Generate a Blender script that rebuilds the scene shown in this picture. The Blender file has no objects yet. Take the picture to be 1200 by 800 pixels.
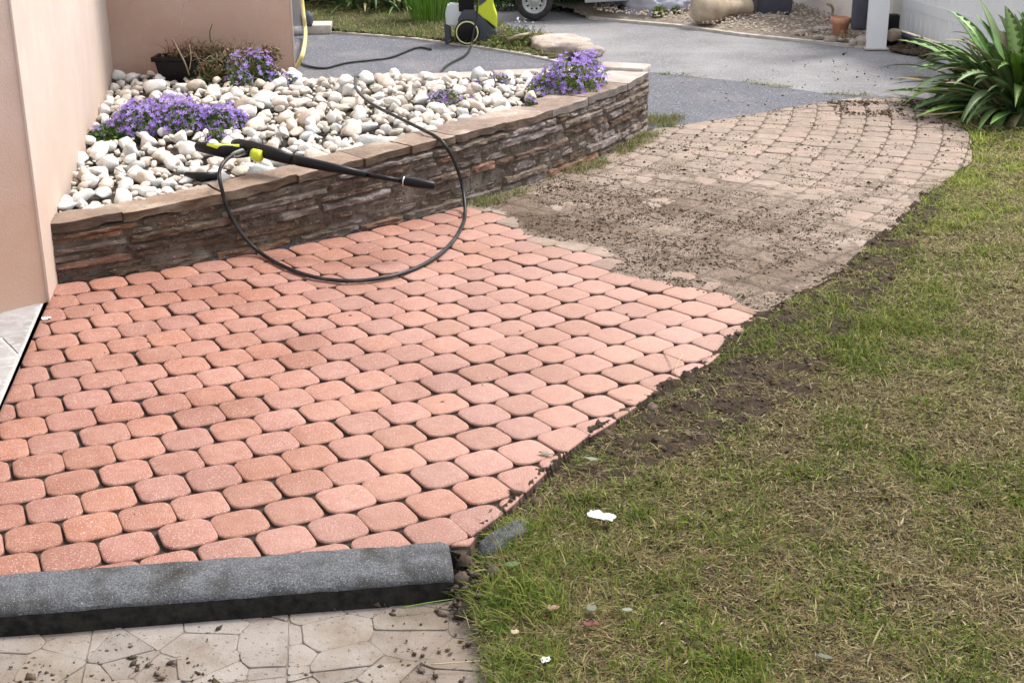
import bpy, bmesh, math, random
import numpy as np
from mathutils import Vector, Matrix, noise as mnoise

random.seed(7); rng = np.random.default_rng(7)
R = math.radians
SC = bpy.context.scene
COL = SC.collection

# ------------------------------------------------------------------ camera
CF, CP, CR, CX, CY, CH = 1650.0, .3575, .007, 604.0, 400.0, 1.7   # focal (px of a 1200 wide frame), pitch, roll, principal point, eye height
cr, sr, cp, sp = math.cos(CR), math.sin(CR), math.cos(CP), math.sin(CP)
cam = bpy.data.cameras.new('camera'); camo = bpy.data.objects.new('camera', cam); COL.objects.link(camo)
cam.sensor_width = 36; cam.lens = CF / 1200 * 36; cam.shift_x = -(CX - 600) / 1200
cam.clip_start = .05; cam.clip_end = 600
_d = Vector((0, -sp, -cp)); _r = Vector((1, 0, 0)); _f = Vector((0, cp, -sp))
xr = _r * cr + _d * sr; yd = _d * cr - _r * sr
camo.matrix_world = Matrix(((xr.x, -yd.x, -_f.x, 0), (xr.y, -yd.y, -_f.y, 0), (xr.z, -yd.z, -_f.z, CH), (0, 0, 0, 1)))
SC.camera = camo

def ray(x, y):
    x = x - CX; y = y - CY
    dx = x * cr - y * sr; dy = x * sr + y * cr
    return (dx, CF * cp - dy * sp, -(CF * sp + dy * cp))
def at(x, y, z=0.):
    """world point at height z that the surveyed photo position (x, y) shows"""
    r = ray(x, y); t = (z - CH) / r[2]
    return Vector((r[0] * t, r[1] * t, z))
def atD(x, y, D):
    r = ray(x, y); t = D / r[1]
    return Vector((r[0] * t, D, CH + r[2] * t))
def A2(x, y, z=0.):
    v = at(x, y, z); return (v.x, v.y)
def poly_at(pts, z=0.):
    return np.array([A2(x, y, z) for x, y in pts])

# ------------------------------------------------------------------ light
SUN_AZ, SUN_EL = R(32), R(58)        # azimuth from +X towards +Y
w = bpy.data.worlds.new('World'); SC.world = w; w.use_nodes = True
nt = w.node_tree; nt.nodes.clear()
sky = nt.nodes.new('ShaderNodeTexSky'); sky.sky_type = 'NISHITA'; sky.sun_disc = False
sky.sun_elevation = SUN_EL; sky.sun_rotation = math.pi / 2 - SUN_AZ
sky.air_density = 1.0; sky.dust_density = 3.0; sky.ozone_density = 1.0
bg = nt.nodes.new('ShaderNodeBackground'); bg.inputs[1].default_value = .15
wo = nt.nodes.new('ShaderNodeOutputWorld')
hs = nt.nodes.new('ShaderNodeHueSaturation'); hs.inputs['Saturation'].default_value = .3      # thin cloud whitens the sky
nt.links.new(sky.outputs[0], hs.inputs['Color']); nt.links.new(hs.outputs[0], bg.inputs[0]); nt.links.new(bg.outputs[0], wo.inputs[0])
sl = bpy.data.lights.new('sun', 'SUN'); sl.energy = 1.5; sl.angle = R(11); sl.color = (1, .94, .85)
so = bpy.data.objects.new('sun', sl); COL.objects.link(so)
sd = Vector((math.cos(SUN_AZ) * math.cos(SUN_EL), math.sin(SUN_AZ) * math.cos(SUN_EL), math.sin(SUN_EL)))
so.rotation_euler = sd.to_track_quat('Z', 'Y').to_euler(); so.location = sd * 20
SC.view_settings.view_transform = 'Standard'; SC.view_settings.look = 'None'
SC.view_settings.gamma = 1; SC.view_settings.exposure = 1.08

# ------------------------------------------------------------------ numpy noise
def _hash(ix, iy, seed):
    h = (ix.astype(np.int64) * 374761393 + iy.astype(np.int64) * 668265263 + seed * 1442695041) & 0xffffffff
    h = ((h ^ (h >> 13)) * 1274126177) & 0xffffffff
    return ((h ^ (h >> 16)) & 0xffff) / 65535.0
def vn(x, y, s, seed=0):
    x = np.asarray(x, float) / s + 1000; y = np.asarray(y, float) / s + 1000
    ix = np.floor(x); iy = np.floor(y); fx = x - ix; fy = y - iy
    fx = fx * fx * (3 - 2 * fx); fy = fy * fy * (3 - 2 * fy)
    a = _hash(ix, iy, seed); b = _hash(ix + 1, iy, seed); c = _hash(ix, iy + 1, seed); d = _hash(ix + 1, iy + 1, seed)
    return (a * (1 - fx) + b * fx) * (1 - fy) + (c * (1 - fx) + d * fx) * fy
def fbm(x, y, s, seed=0, o=4):
    t = 0; a = .5; n = 0
    for i in range(o):
        t = t + a * vn(x, y, s, seed + i * 17); n += a; a *= .5; s *= .5
    return t / n
def inpoly(x, y, P):
    x = np.asarray(x); y = np.asarray(y); c = np.zeros(x.shape, bool); j = len(P) - 1
    for i in range(len(P)):
        xi, yi = P[i]; xj, yj = P[j]
        if yi != yj:
            c ^= ((yi > y) != (yj > y)) & (x < (xj - xi) * (y - yi) / (yj - yi) + xi)
        j = i
    return c
def segdist(x, y, P, closed=False):
    d = np.full(np.shape(x), 1e9); n = len(P)
    for i in range(n if closed else n - 1):
        ax, ay = P[i]; bx, by = P[(i + 1) % n]
        vx, vy = bx - ax, by - ay
        t = np.clip(((x - ax) * vx + (y - ay) * vy) / (vx * vx + vy * vy + 1e-12), 0, 1)
        d = np.minimum(d, np.hypot(x - ax - t * vx, y - ay - t * vy))
    return d

# ------------------------------------------------------------------ object helpers
def tag(o, label=None, cat=None, group=None, kind=None):
    if label: o['label'] = label
    if cat: o['category'] = cat
    if group: o['group'] = group
    if kind: o['kind'] = kind
    return o
def empty(name, loc=(0, 0, 0), label=None, cat=None, group=None):
    o = bpy.data.objects.new(name, None); COL.objects.link(o); o.location = loc; o.empty_display_size = .1
    return tag(o, label, cat, group)
def link(name, me, parent=None, loc=None):
    o = bpy.data.objects.new(name, me); COL.objects.link(o)
    if parent is not None:
        o.parent = parent
        if loc is None: o.location = -Vector(parent.location) if parent.type == 'EMPTY' else (0, 0, 0)
        else: o.location = loc
    elif loc is not None: o.location = loc
    return o
def mk(name, V, F, mat, parent=None, smooth=True, loc=None, col=None):
    """V world coordinates (a child of an Empty gets its offset taken off), F list of tuples or an int array"""
    me = bpy.data.meshes.new(name)
    V = np.asarray(V, float).reshape(-1, 3)
    if isinstance(F, np.ndarray):
        k = F.shape[1]; me.vertices.add(len(V)); me.vertices.foreach_set('co', V.ravel())
        me.loops.add(F.size); me.loops.foreach_set('vertex_index', F.ravel().astype(np.int32))
        me.polygons.add(len(F)); me.polygons.foreach_set('loop_start', np.arange(0, F.size, k, dtype=np.int32))
        me.polygons.foreach_set('loop_total', np.full(len(F), k, np.int32)); me.update(calc_edges=True)
    else:
        me.from_pydata([tuple(v) for v in V], [], F); me.update()
    if smooth: me.polygons.foreach_set('use_smooth', np.ones(len(me.polygons), bool))
    if col is not None:
        a = me.color_attributes.new('tint', 'FLOAT_COLOR', 'POINT')
        c = np.ones((len(V), 4)); c[:, :3] = col; a.data.foreach_set('color', c.ravel())
    me.materials.append(mat)
    return link(name, me, parent, loc)
class MB:
    def __init__(s): s.V = []; s.F = []
    def add(s, V, F):
        n = len(s.V); s.V += [tuple(v) for v in V]; s.F += [tuple(i + n for i in f) for f in F]; return s
    def box(s, c, d, rz=0, bev=0.0, rx=0, ry=0, taper=1.0):
        hx, hy, hz = d[0] / 2, d[1] / 2, d[2] / 2
        bm = bmesh.new()
        vs = [bm.verts.new((sx * hx * (taper if sz < 0 else 1), sy * hy * (taper if sz < 0 else 1), sz * hz)) for sx in (-1, 1) for sy in (-1, 1) for sz in (-1, 1)]
        for f in ((0, 1, 3, 2), (4, 6, 7, 5), (0, 4, 5, 1), (2, 3, 7, 6), (0, 2, 6, 4), (1, 5, 7, 3)): bm.faces.new([vs[i] for i in f])
        if bev: bmesh.ops.bevel(bm, geom=bm.edges[:], offset=bev, segments=2, affect='EDGES', profile=.6)
        M = Matrix.Translation(c) @ Matrix.Rotation(rz, 4, 'Z') @ Matrix.Rotation(ry, 4, 'Y') @ Matrix.Rotation(rx, 4, 'X')
        bm.verts.index_update()
        s.add([M @ v.co for v in bm.verts], [[v.index for v in f.verts] for f in bm.faces]); bm.free(); return s
    def tube(s, P, r, n=10, cap=True):
        P = [Vector(p) for p in P]; rr = r if hasattr(r, '__len__') else [r] * len(P)
        V = []; F = []; up = None
        for i, p in enumerate(P):
            t = (P[min(i + 1, len(P) - 1)] - P[max(i - 1, 0)]).normalized()
            if up is None: up = t.orthogonal().normalized()
            up = (up - t * up.dot(t)).normalized(); b = t.cross(up)
            for k in range(n):
                a = 2 * math.pi * k / n; V.append(p + (up * math.cos(a) + b * math.sin(a)) * rr[i])
        for i in range(len(P) - 1):
            for k in range(n): F.append((i * n + k, i * n + (k + 1) % n, (i + 1) * n + (k + 1) % n, (i + 1) * n + k))
        if cap: F += [tuple(range(n))[::-1], tuple((len(P) - 1) * n + k for k in range(n))]
        return s.add(V, F)
    def lathe(s, prof, c, axis='Z', n=24, rz=0):
        V = []; F = []
        for r_, z_ in prof:
            for k in range(n):
                a = 2 * math.pi * k / n
                v = Vector((r_ * math.cos(a), r_ * math.sin(a), z_))
                if axis == 'Y': v = Vector((v.x, v.z, v.y))
                if axis == 'X': v = Vector((v.z, v.x, v.y))
                v = Matrix.Rotation(rz, 3, 'Z') @ v
                V.append(Vector(c) + v)
        for i in range(len(prof) - 1):
            for k in range(n): F.append((i * n + k, i * n + (k + 1) % n, (i + 1) * n + (k + 1) % n, (i + 1) * n + k))
        return s.add(V, F)
    def build(s, name, mat, parent=None, smooth=True): 
        o = mk(name, s.V, s.F, mat, parent, smooth)
        return o
def fixn(o, flat_angle=None):
    bm = bmesh.new(); bm.from_mesh(o.data); bmesh.ops.recalc_face_normals(bm, faces=bm.faces)
    if flat_angle:
        for e in bm.edges:
            if len(e.link_faces) == 2 and e.calc_face_angle(0) > flat_angle: e.smooth = False
    bm.to_mesh(o.data); bm.free(); return o
def spline(P, n=8):
    P = [Vector(p) for p in P]; Q = [P[0] * 2 - P[1]] + P + [P[-1] * 2 - P[-2]]; out = []
    for i in range(1, len(Q) - 2):
        a, b, c, d = Q[i - 1:i + 3]
        for k in range(n):
            t = k / n
            out.append(.5 * ((2 * b) + (c - a) * t + (2 * a - 5 * b + 4 * c - d) * t * t + (3 * b - a - 3 * c + d) * t ** 3))
    out.append(P[-1]); return out
def clip_half(P, a, n):
    out = []
    for i in range(len(P)):
        p, q = P[i], P[(i + 1) % len(P)]
        dp = (p[0] - a[0]) * n[0] + (p[1] - a[1]) * n[1]; dq = (q[0] - a[0]) * n[0] + (q[1] - a[1]) * n[1]
        if dp >= 0: out.append(p)
        if (dp >= 0) != (dq >= 0):
            t = dp / (dp - dq); out.append((p[0] + (q[0] - p[0]) * t, p[1] + (q[1] - p[1]) * t))
    return out
def area(P):
    return .5 * sum(P[i][0] * P[(i + 1) % len(P)][1] - P[(i + 1) % len(P)][0] * P[i][1] for i in range(len(P)))

# ------------------------------------------------------------------ materials
def mat(name, col=(.5, .5, .5), rough=.8, metal=0., spec=.4, col2=None, ns=20., mixr=(.35, .65), bump=0., bs=60., bd=.01,
        col3=None, ns3=3., mixr3=(.5, .7), rnd=0., island=False, tint=False, vcol=False, stretch=None, coat=0., sheen=0., fine=None, trans=0., speck=None, splash=None, sun_tint=None):
    m = bpy.data.materials.new(name); m.use_nodes = True; N = m.node_tree.nodes; L = m.node_tree.links
    b = N['Principled BSDF']; b.inputs['Roughness'].default_value = rough; b.inputs['Metallic'].default_value = metal
    b.inputs['Specular IOR Level'].default_value = spec; b.inputs['Coat Weight'].default_value = coat
    g = N.new('ShaderNodeNewGeometry')
    vec = g.outputs['Position']
    if stretch:
        mp = N.new('ShaderNodeMapping'); mp.inputs['Scale'].default_value = stretch; L.new(vec, mp.inputs[0]); vec = mp.outputs[0]
    def noise(s, d=5, r=.6):
        t = N.new('ShaderNodeTexNoise'); t.inputs['Scale'].default_value = s; t.inputs['Detail'].default_value = d; t.inputs['Roughness'].default_value = r
        L.new(vec, t.inputs['Vector']); return t.outputs[0]
    def ramp(fac, a, c):
        mr = N.new('ShaderNodeMapRange'); mr.inputs[1].default_value = a; mr.inputs[2].default_value = c; L.new(fac, mr.inputs[0]); return mr.outputs[0]
    def mix(f, a, c):
        mx = N.new('ShaderNodeMix'); mx.data_type = 'RGBA'
        if isinstance(f, float): mx.inputs[0].default_value = f
        else: L.new(f, mx.inputs[0])
        for s_, v in ((6, a), (7, c)):
            if isinstance(v, tuple): mx.inputs[s_].default_value = (*v, 1)
            else: L.new(v, mx.inputs[s_])
        return mx.outputs[2]
    if vcol:
        at_ = N.new('ShaderNodeAttribute'); at_.attribute_name = 'tint'; c = at_.outputs['Color']
    else: c = tuple(col)
    if col2: c = mix(ramp(noise(ns), *mixr), c, tuple(col2))
    if col3: c = mix(ramp(noise(ns3, 4), *mixr3), c, tuple(col3))
    if speck:
        scol, ss, st = speck
        c = mix(ramp(noise(ss, 2, .5), st, st + .06), c, tuple(scol))
    if sun_tint:                      # sunlight on the right-hand pavers put into the colour as a paler mix
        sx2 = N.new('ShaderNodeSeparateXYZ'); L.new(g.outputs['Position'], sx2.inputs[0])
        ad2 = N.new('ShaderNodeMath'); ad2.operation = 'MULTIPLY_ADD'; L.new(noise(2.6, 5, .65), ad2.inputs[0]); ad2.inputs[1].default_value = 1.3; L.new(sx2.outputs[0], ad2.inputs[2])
        m4 = N.new('ShaderNodeMapRange'); m4.inputs[1].default_value = -.3; m4.inputs[2].default_value = 1.7; m4.inputs[3].default_value = 0; m4.inputs[4].default_value = .8; L.new(ad2.outputs[0], m4.inputs[0]); c = mix(m4.outputs[0], c, tuple(sun_tint))
    if splash:
        scol, z0, z1 = splash; sx = N.new('ShaderNodeSeparateXYZ'); L.new(g.outputs['Position'], sx.inputs[0])
        ns_ = noise(3.5, 5, .65); ad = N.new('ShaderNodeMath'); ad.operation = 'MULTIPLY_ADD'; L.new(ns_, ad.inputs[0]); ad.inputs[1].default_value = -(z1 - z0) * 1.3; L.new(sx.outputs[2], ad.inputs[2])
        mr = N.new('ShaderNodeMapRange'); mr.inputs[1].default_value = z1 - (z1 - z0) * .65; mr.inputs[2].default_value = z0 - (z1 - z0) * .65; mr.inputs[3].default_value = 0; mr.inputs[4].default_value = .75; L.new(ad.outputs[0], mr.inputs[0]); c = mix(mr.outputs[0], c, tuple(scol))
    if rnd:
        if island: rr = g.outputs['Random Per Island']
        else:
            oi = N.new('ShaderNodeObjectInfo'); rr = oi.outputs['Random']
        hv = N.new('ShaderNodeHueSaturation')
        if isinstance(c, tuple): hv.inputs['Color'].default_value = (*c, 1)
        else: L.new(c, hv.inputs['Color'])
        mr = N.new('ShaderNodeMapRange'); mr.inputs[3].default_value = 1 - rnd; mr.inputs[4].default_value = 1 + rnd; L.new(rr, mr.inputs[0]); L.new(mr.outputs[0], hv.inputs['Value'])
        wn = N.new('ShaderNodeTexWhiteNoise'); wn.noise_dimensions = '1D'; L.new(rr, wn.inputs['W'])
        m2 = N.new('ShaderNodeMapRange'); m2.inputs[3].default_value = 1 - rnd * .5; m2.inputs[4].default_value = 1 + rnd * .5; L.new(wn.outputs[0], m2.inputs[0]); L.new(m2.outputs[0], hv.inputs['Saturation'])
        m3 = N.new('ShaderNodeMapRange'); m3.inputs[3].default_value = .5 - rnd * .03; m3.inputs[4].default_value = .5 + rnd * .03; L.new(wn.outputs[0], m3.inputs[0]); L.new(m3.outputs[0], hv.inputs['Hue'])
        c = hv.outputs[0]
    if isinstance(c, tuple): b.inputs['Base Color'].default_value = (*c, 1)
    else: L.new(c, b.inputs['Base Color'])
    if bump:
        bp = N.new('ShaderNodeBump'); bp.inputs['Strength'].default_value = bump; bp.inputs['Distance'].default_value = bd
        L.new(noise(bs, 6, .65), bp.inputs['Height'])
        if fine:
            bp2 = N.new('ShaderNodeBump'); bp2.inputs['Strength'].default_value = fine[0]; bp2.inputs['Distance'].default_value = fine[2]
            L.new(noise(fine[1], 3, .6), bp2.inputs['Height']); L.new(bp.outputs[0], bp2.inputs['Normal']); L.new(bp2.outputs[0], b.inputs['Normal'])
        else: L.new(bp.outputs[0], b.inputs['Normal'])
    if trans:
        tr = N.new('ShaderNodeBsdfTranslucent'); ms = N.new('ShaderNodeMixShader'); ms.inputs[0].default_value = trans
        if isinstance(c, tuple): tr.inputs[0].default_value = (*c, 1)
        else: L.new(c, tr.inputs[0])
        L.new(b.outputs[0], ms.inputs[1]); L.new(tr.outputs[0], ms.inputs[2]); L.new(ms.outputs[0], N['Material Output'].inputs[0])
    return m

M = {}
PK = dict(rough=.6, spec=.45, bump=.8, bs=170., bd=.004, fine=(.6, 520., .002))
M['paver'] = mat('paver_clean', (.325, .14, .098), col2=(.375, .19, .142), ns=26., col3=(.265, .105, .07), ns3=2.2, mixr3=(.46, .7), rnd=.11, sun_tint=(.44, .275, .222), speck=((.62, .42, .36), 260., .60), **PK)
M['paver_i'] = mat('paver_clean_joined', (.325, .14, .098), col2=(.375, .19, .142), ns=26., col3=(.265, .105, .07), ns3=2.2, mixr3=(.46, .7), rnd=.11, sun_tint=(.44, .275, .222), island=True, speck=((.62, .42, .36), 260., .60), **PK)
DK = dict(rough=.85, spec=.25, bump=.7, bs=120., bd=.006, fine=(.5, 500., .002))
M['paver_d'] = mat('paver_dusty', (.35, .285, .235), col2=(.27, .205, .16), ns=14., col3=(.38, .28, .23), ns3=3., rnd=.08, island=True, speck=((.16, .12, .09), 160., .62), **DK)
M['paver_do'] = mat('paver_dusty_single', (.35, .25, .205), col2=(.27, .19, .15), ns=14., col3=(.37, .21, .165), ns3=3., rnd=.06, speck=((.16, .12, .09), 160., .62), **DK)
M['side'] = mat('paver_soiled_side', (.12, .06, .045), .9, col2=(.05, .035, .028), ns=90.)
M['bed'] = mat('joint_soil', (.035, .026, .02), .95, col2=(.075, .055, .04), ns=60., bump=.9, bs=150., bd=.01)
M['mud'] = mat('drying_mud', (.23, .175, .135), .88, spec=.15, vcol=True, col2=(.16, .115, .085), ns=34., mixr=(.45, .75), bump=1., bs=70., bd=.014, fine=(.6, 320., .004), speck=((.09, .065, .045), 110., .60))
M['clod'] = mat('mud_clods', (.13, .097, .072), .95, spec=.08, col2=(.07, .05, .036), ns=60., bump=.6, bs=260., bd=.004, rnd=.4, island=True)
M['soil'] = mat('lawn_soil', (.06, .046, .029), .95, spec=.08, col2=(.13, .105, .06), ns=38., col3=(.09, .09, .035), ns3=4., bump=1., bs=110., bd=.015)
M['blade'] = mat('grass_blades', vcol=True, rough=.6, spec=.12, trans=.25)
M['litter'] = mat('dead_thatch', vcol=True, rough=.85, spec=.15)
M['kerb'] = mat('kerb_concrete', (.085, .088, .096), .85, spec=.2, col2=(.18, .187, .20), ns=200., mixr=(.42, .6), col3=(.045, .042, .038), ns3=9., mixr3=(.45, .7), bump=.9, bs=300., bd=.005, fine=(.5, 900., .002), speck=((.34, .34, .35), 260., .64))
M['kerb_dark'] = mat('kerb_dark_face', (.012, .0115, .011), .85, spec=.12, col2=(.035, .032, .027), ns=40., bump=.8, bs=140., bd=.006)  # front face much darker than the kerb top
M['patio'] = mat('patio_stone', (.22, .178, .142), .75, spec=.35, col2=(.165, .13, .10), ns=9., col3=(.28, .25, .225), ns3=4., mixr3=(.42, .62), rnd=.12, bump=.6, bs=45., bd=.008, fine=(.5, 260., .003), speck=((.11, .085, .06), 95., .64))
M['patio_joint'] = mat('patio_joint', (.13, .10, .08), .9, col2=(.26, .22, .18), ns=30., bump=.7, bs=160., bd=.005)
M['step'] = mat('step_stone', (.36, .345, .34), .7, spec=.4, col2=(.27, .245, .235), ns=9., col3=(.44, .43, .43), ns3=22., mixr3=(.5, .7), rnd=.12, bump=.4, bs=60., bd=.005, fine=(.35, 400., .002))
M['step_joint'] = mat('step_joint', (.50, .49, .48), .85, col2=(.40, .39, .38), ns=30., bump=.5, bs=200., bd=.003)
M['render'] = mat('pink_render', (.63, .53, .475), .88, spec=.2, col2=(.59, .485, .43), ns=1.6, col3=(.64, .55, .50), ns3=5., bump=.5, bs=120., bd=.004, fine=(.5, 330., .003), splash=((.52, .40, .32), .28, .8))
M['render_d'] = mat('pink_render_shaded_stained', (.58, .455, .395), .88, spec=.2, col2=(.54, .41, .345), ns=2.2, col3=(.60, .48, .425), ns3=5., splash=((.48, .30, .21), .25, 1.0), bump=.5, bs=120., bd=.004, fine=(.5, 330., .003))  # shade of the unlit walls put into a darker base, plus splash stains
M['corner'] = mat('render_corner_bead', (.70, .60, .53), .8, bump=.3, bs=200., bd=.002)
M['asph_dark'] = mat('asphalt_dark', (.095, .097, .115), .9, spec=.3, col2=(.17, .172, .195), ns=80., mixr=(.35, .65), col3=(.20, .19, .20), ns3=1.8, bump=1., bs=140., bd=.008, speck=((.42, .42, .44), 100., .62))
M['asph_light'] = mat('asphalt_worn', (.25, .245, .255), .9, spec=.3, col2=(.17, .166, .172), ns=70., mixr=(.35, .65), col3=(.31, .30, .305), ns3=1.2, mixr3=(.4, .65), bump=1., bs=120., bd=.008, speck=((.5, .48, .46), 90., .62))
M['edging'] = mat('concrete_edging', (.56, .52, .47), .85, col2=(.42, .38, .33), ns=18., bump=.5, bs=90., bd=.006)
M['mortar'] = mat('wall_mortar', (.165, .132, .104), .95, spec=.08, col2=(.10, .078, .06), ns=26., col3=(.27, .24, .21), ns3=7., bump=1., bs=90., bd=.018, fine=(.7, 330., .004), speck=((.07, .055, .045), 60., .62))
ST = dict(rough=.85, spec=.25, bump=.8, bs=55., bd=.012, fine=(.9, 200., .006), stretch=(1, 1, 2.2), speck=((.38, .34, .30), 75., .64))
M['st0'] = mat('schist_brown', (.165, .105, .072), col2=(.08, .05, .035), ns=9., col3=(.26, .20, .155), ns3=7., rnd=.25, **ST)
M['st1'] = mat('schist_rust', (.27, .14, .085), col2=(.14, .08, .055), ns=10., col3=(.34, .20, .12), ns3=6., rnd=.25, **ST)
M['st2'] = mat('schist_grey', (.20, .155, .125), col2=(.11, .082, .065), ns=9., col3=(.30, .255, .22), ns3=7., rnd=.2, **ST)
M['st3'] = mat('schist_pale', (.27, .22, .20), col2=(.16, .125, .11), ns=9., col3=(.36, .32, .32), ns3=6., rnd=.2, **ST)
M['cap'] = mat('schist_cap', (.29, .215, .165), .8, spec=.3, col2=(.21, .15, .115), ns=9., col3=(.42, .35, .29), ns3=5., rnd=.14, bump=.8, bs=26., bd=.012, fine=(.6, 230., .003), speck=((.15, .11, .085), 70., .64))
M['cap_side'] = mat('schist_cap_side', (.16, .11, .078), .85, spec=.25, col2=(.085, .058, .04), ns=10., col3=(.25, .20, .155), ns3=6., rnd=.2, bump=1., bs=40., bd=.014, fine=(.8, 230., .004), stretch=(1, 1, 3))
M['cap_side_p'] = mat('schist_cap_side_pale', (.30, .265, .245), .85, spec=.25, col2=(.20, .165, .145), ns=10., rnd=.2, bump=1., bs=40., bd=.014, fine=(.8, 230., .004), stretch=(1, 1, 3))
M['cap_g'] = mat('schist_cap_pale', (.43, .375, .33), .8, spec=.3, col2=(.38, .33, .29), ns=9., col3=(.56, .52, .48), ns3=5., rnd=.1, bump=.8, bs=26., bd=.012)
PB = dict(rough=.7, spec=.35, bump=.5, bs=55., bd=.008, fine=(.4, 380., .002))
M['pb0'] = mat('pebble_white', (.78, .765, .73), col2=(.64, .61, .57), ns=22., mixr=(.45, .75), rnd=.08, **PB)
M['pb1'] = mat('pebble_cream', (.70, .62, .52), col2=(.52, .43, .34), ns=20., mixr=(.45, .75), rnd=.1, **PB)
M['pb2'] = mat('pebble_grey', (.58, .59, .58), col2=(.40, .41, .40), ns=24., mixr=(.4, .75), rnd=.12, **PB)
M['pb3'] = mat('pebble_rosy', (.62, .52, .44), col2=(.70, .60, .52), ns=18., mixr=(.4, .7), rnd=.12, **PB)
M['pb_i'] = mat('pebble_mix', (.68, .63, .56), col2=(.52, .46, .39), ns=20., mixr=(.4, .7), rnd=.18, island=True, **PB)
M['darksoil'] = mat('planter_soil', (.035, .028, .022), .95, col2=(.07, .055, .04), ns=40., bump=1., bs=90., bd=.015)
M['black'] = mat('black_plastic', (.007, .007, .008), .35, spec=.22, bump=.15, bs=400., bd=.001)
M['rubber'] = mat('hose_rubber', (.014, .014, .016), .4, spec=.35, col2=(.07, .066, .06), ns=18., mixr=(.5, .8))
M['lime'] = mat('lime_plastic', (.62, .72, .04), .4, spec=.5)
M['grey_pl'] = mat('slate_grey_plastic', (.055, .065, .085), .5, spec=.45, col2=(.075, .085, .1), ns=8.)
M['bottle'] = mat('detergent_bottle', (.62, .68, .68), .35, spec=.5)
M['steel'] = mat('steel', (.55, .55, .56), .35, metal=1.)
M['silver'] = mat('silver_paint', (.50, .52, .54), .4, metal=.3, spec=.5, col2=(.42, .44, .45), ns=9.)
M['tyre'] = mat('tyre', (.022, .022, .023), .85, col2=(.05, .047, .042), ns=20., bump=.4, bs=120., bd=.004)
M['rim'] = mat('wheel_rim', (.52, .53, .54), .45, metal=.4, col2=(.38, .38, .37), ns=30.)
M['petal'] = mat('violet_petals', (.50, .36, .80), .6, spec=.25, rnd=.28, island=True, trans=.3)
M['leaf'] = mat('small_leaves', (.075, .14, .03), .55, spec=.35, rnd=.45, island=True, trans=.25)
M['leaf_y'] = mat('yellowish_leaves', (.16, .22, .05), .55, spec=.35, rnd=.4, island=True, trans=.25)
M['dry'] = mat('dry_stems', (.20, .135, .08), .85, rnd=.45, island=True)
M['agap'] = mat('strap_leaf', (.17, .29, .09), .4, spec=.55, col2=(.24, .37, .14), ns=5., rnd=.3, trans=.18)
M['agap_l'] = mat('strap_leaf_lime', (.16, .28, .05), .45, spec=.45, rnd=.25, trans=.25)
M['straw'] = mat('straw_leaf', (.42, .34, .19), .8, rnd=.2)
M['reed'] = mat('reed_green', (.22, .42, .07), .5, spec=.4, rnd=.3, island=True, trans=.3)
M['darkleaf'] = mat('dark_leaf', (.06, .11, .035), .5, spec=.4, rnd=.5, island=True, trans=.15)
M['white'] = mat('white_paint', (.86, .87, .88), .5, spec=.4, col2=(.82, .84, .86), ns=6.)
M['whitewall'] = mat('pale_render', (.80, .745, .69), .9, col2=(.76, .70, .64), ns=4., bump=.4, bs=200., bd=.003)
M['board'] = mat('white_board', (.86, .87, .87), .5, spec=.35, col2=(.82, .835, .84), ns=5., rnd=.03)
M['slate'] = mat('grey_planter', (.06, .063, .085), .6, spec=.35, col2=(.085, .085, .11), ns=6., bump=.2, bs=80., bd=.002)
M['terra'] = mat('terracotta', (.52, .22, .13), .8, col2=(.60, .32, .22), ns=14., bump=.3, bs=90., bd=.003)
M['claybeige'] = mat('weathered_clay', (.48, .40, .30), .85, col2=(.36, .28, .2), ns=12., col3=(.54, .48, .40), ns3=5., bump=.5, bs=60., bd=.008)
M['tarp'] = mat('tarp_lavender', (.42, .42, .50), .5, spec=.4, col2=(.34, .34, .42), ns=7., bump=.4, bs=30., bd=.01)
M['tarp_b'] = mat('tarp_blue', (.14, .24, .52), .45, spec=.4, col2=(.3, .4, .6), ns=14., bump=.4, bs=40., bd=.01)
M['yhose'] = mat('yellow_hose', (.66, .55, .17), .5, spec=.4, col2=(.72, .64, .34), ns=30.)
M['pvc'] = mat('pale_pipe', (.62, .60, .62), .5, col2=(.56, .54, .56), ns=6.)
M['rock'] = mat('pale_rock', (.50, .42, .36), .9, col2=(.38, .30, .25), ns=8., col3=(.56, .51, .46), ns3=5., bump=.9, bs=24., bd=.02, fine=(.6, 160., .004))
M['beddirt'] = mat('border_soil', (.34, .285, .23), .95, col2=(.24, .19, .15), ns=22., col3=(.42, .37, .31), ns3=5., bump=1., bs=60., bd=.02)
M['paper'] = mat('white_paper', (.78, .78, .76), .8, bump=.3, bs=120., bd=.003)
M['redleaf'] = mat('red_leaf', (.11, .025, .022), .6, col2=(.17, .05, .035), ns=60.)
M['brownleaf'] = mat('brown_leaf', (.20, .12, .065), .75, rnd=.35)
M['greyleaf'] = mat('grey_dead_leaf', (.16, .17, .12), .75, rnd=.3)

# ================================================================== layout
CC = np.array((-3.96, 9.81))           # the centre the paving courses and the stone wall are struck from
RW, CWD, BL = 5.05, .1475, .1415       # wall face radius, course depth, paver length
EDGE_PX = [(545, 645), (562, 618), (600, 590), (640, 550), (690, 510), (760, 465), (830, 425), (890, 372), (985, 318), (1065, 250), (1096, 220), (1139, 188), (1137, 158), (1118, 137), (1090, 122), (1060, 114)]
EDGE = poly_at(EDGE_PX)
BACK = poly_at([(765, 150), (860, 137), (900, 130), (960, 120), (1000, 115), (1060, 114)])
LEFT = (np.array(A2(0, 480)), np.array(A2(55, 350)))
KB = (np.array(A2(0, 672., .014)), np.array(A2(525, 633., .014)))
arc = [tuple(CC + RW * np.array((math.cos(R(a)), math.sin(R(a))))) for a in np.linspace(-64.8, -20.5, 30)]
ldir = (LEFT[1] - LEFT[0]) / np.linalg.norm(LEFT[1] - LEFT[0])
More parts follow.
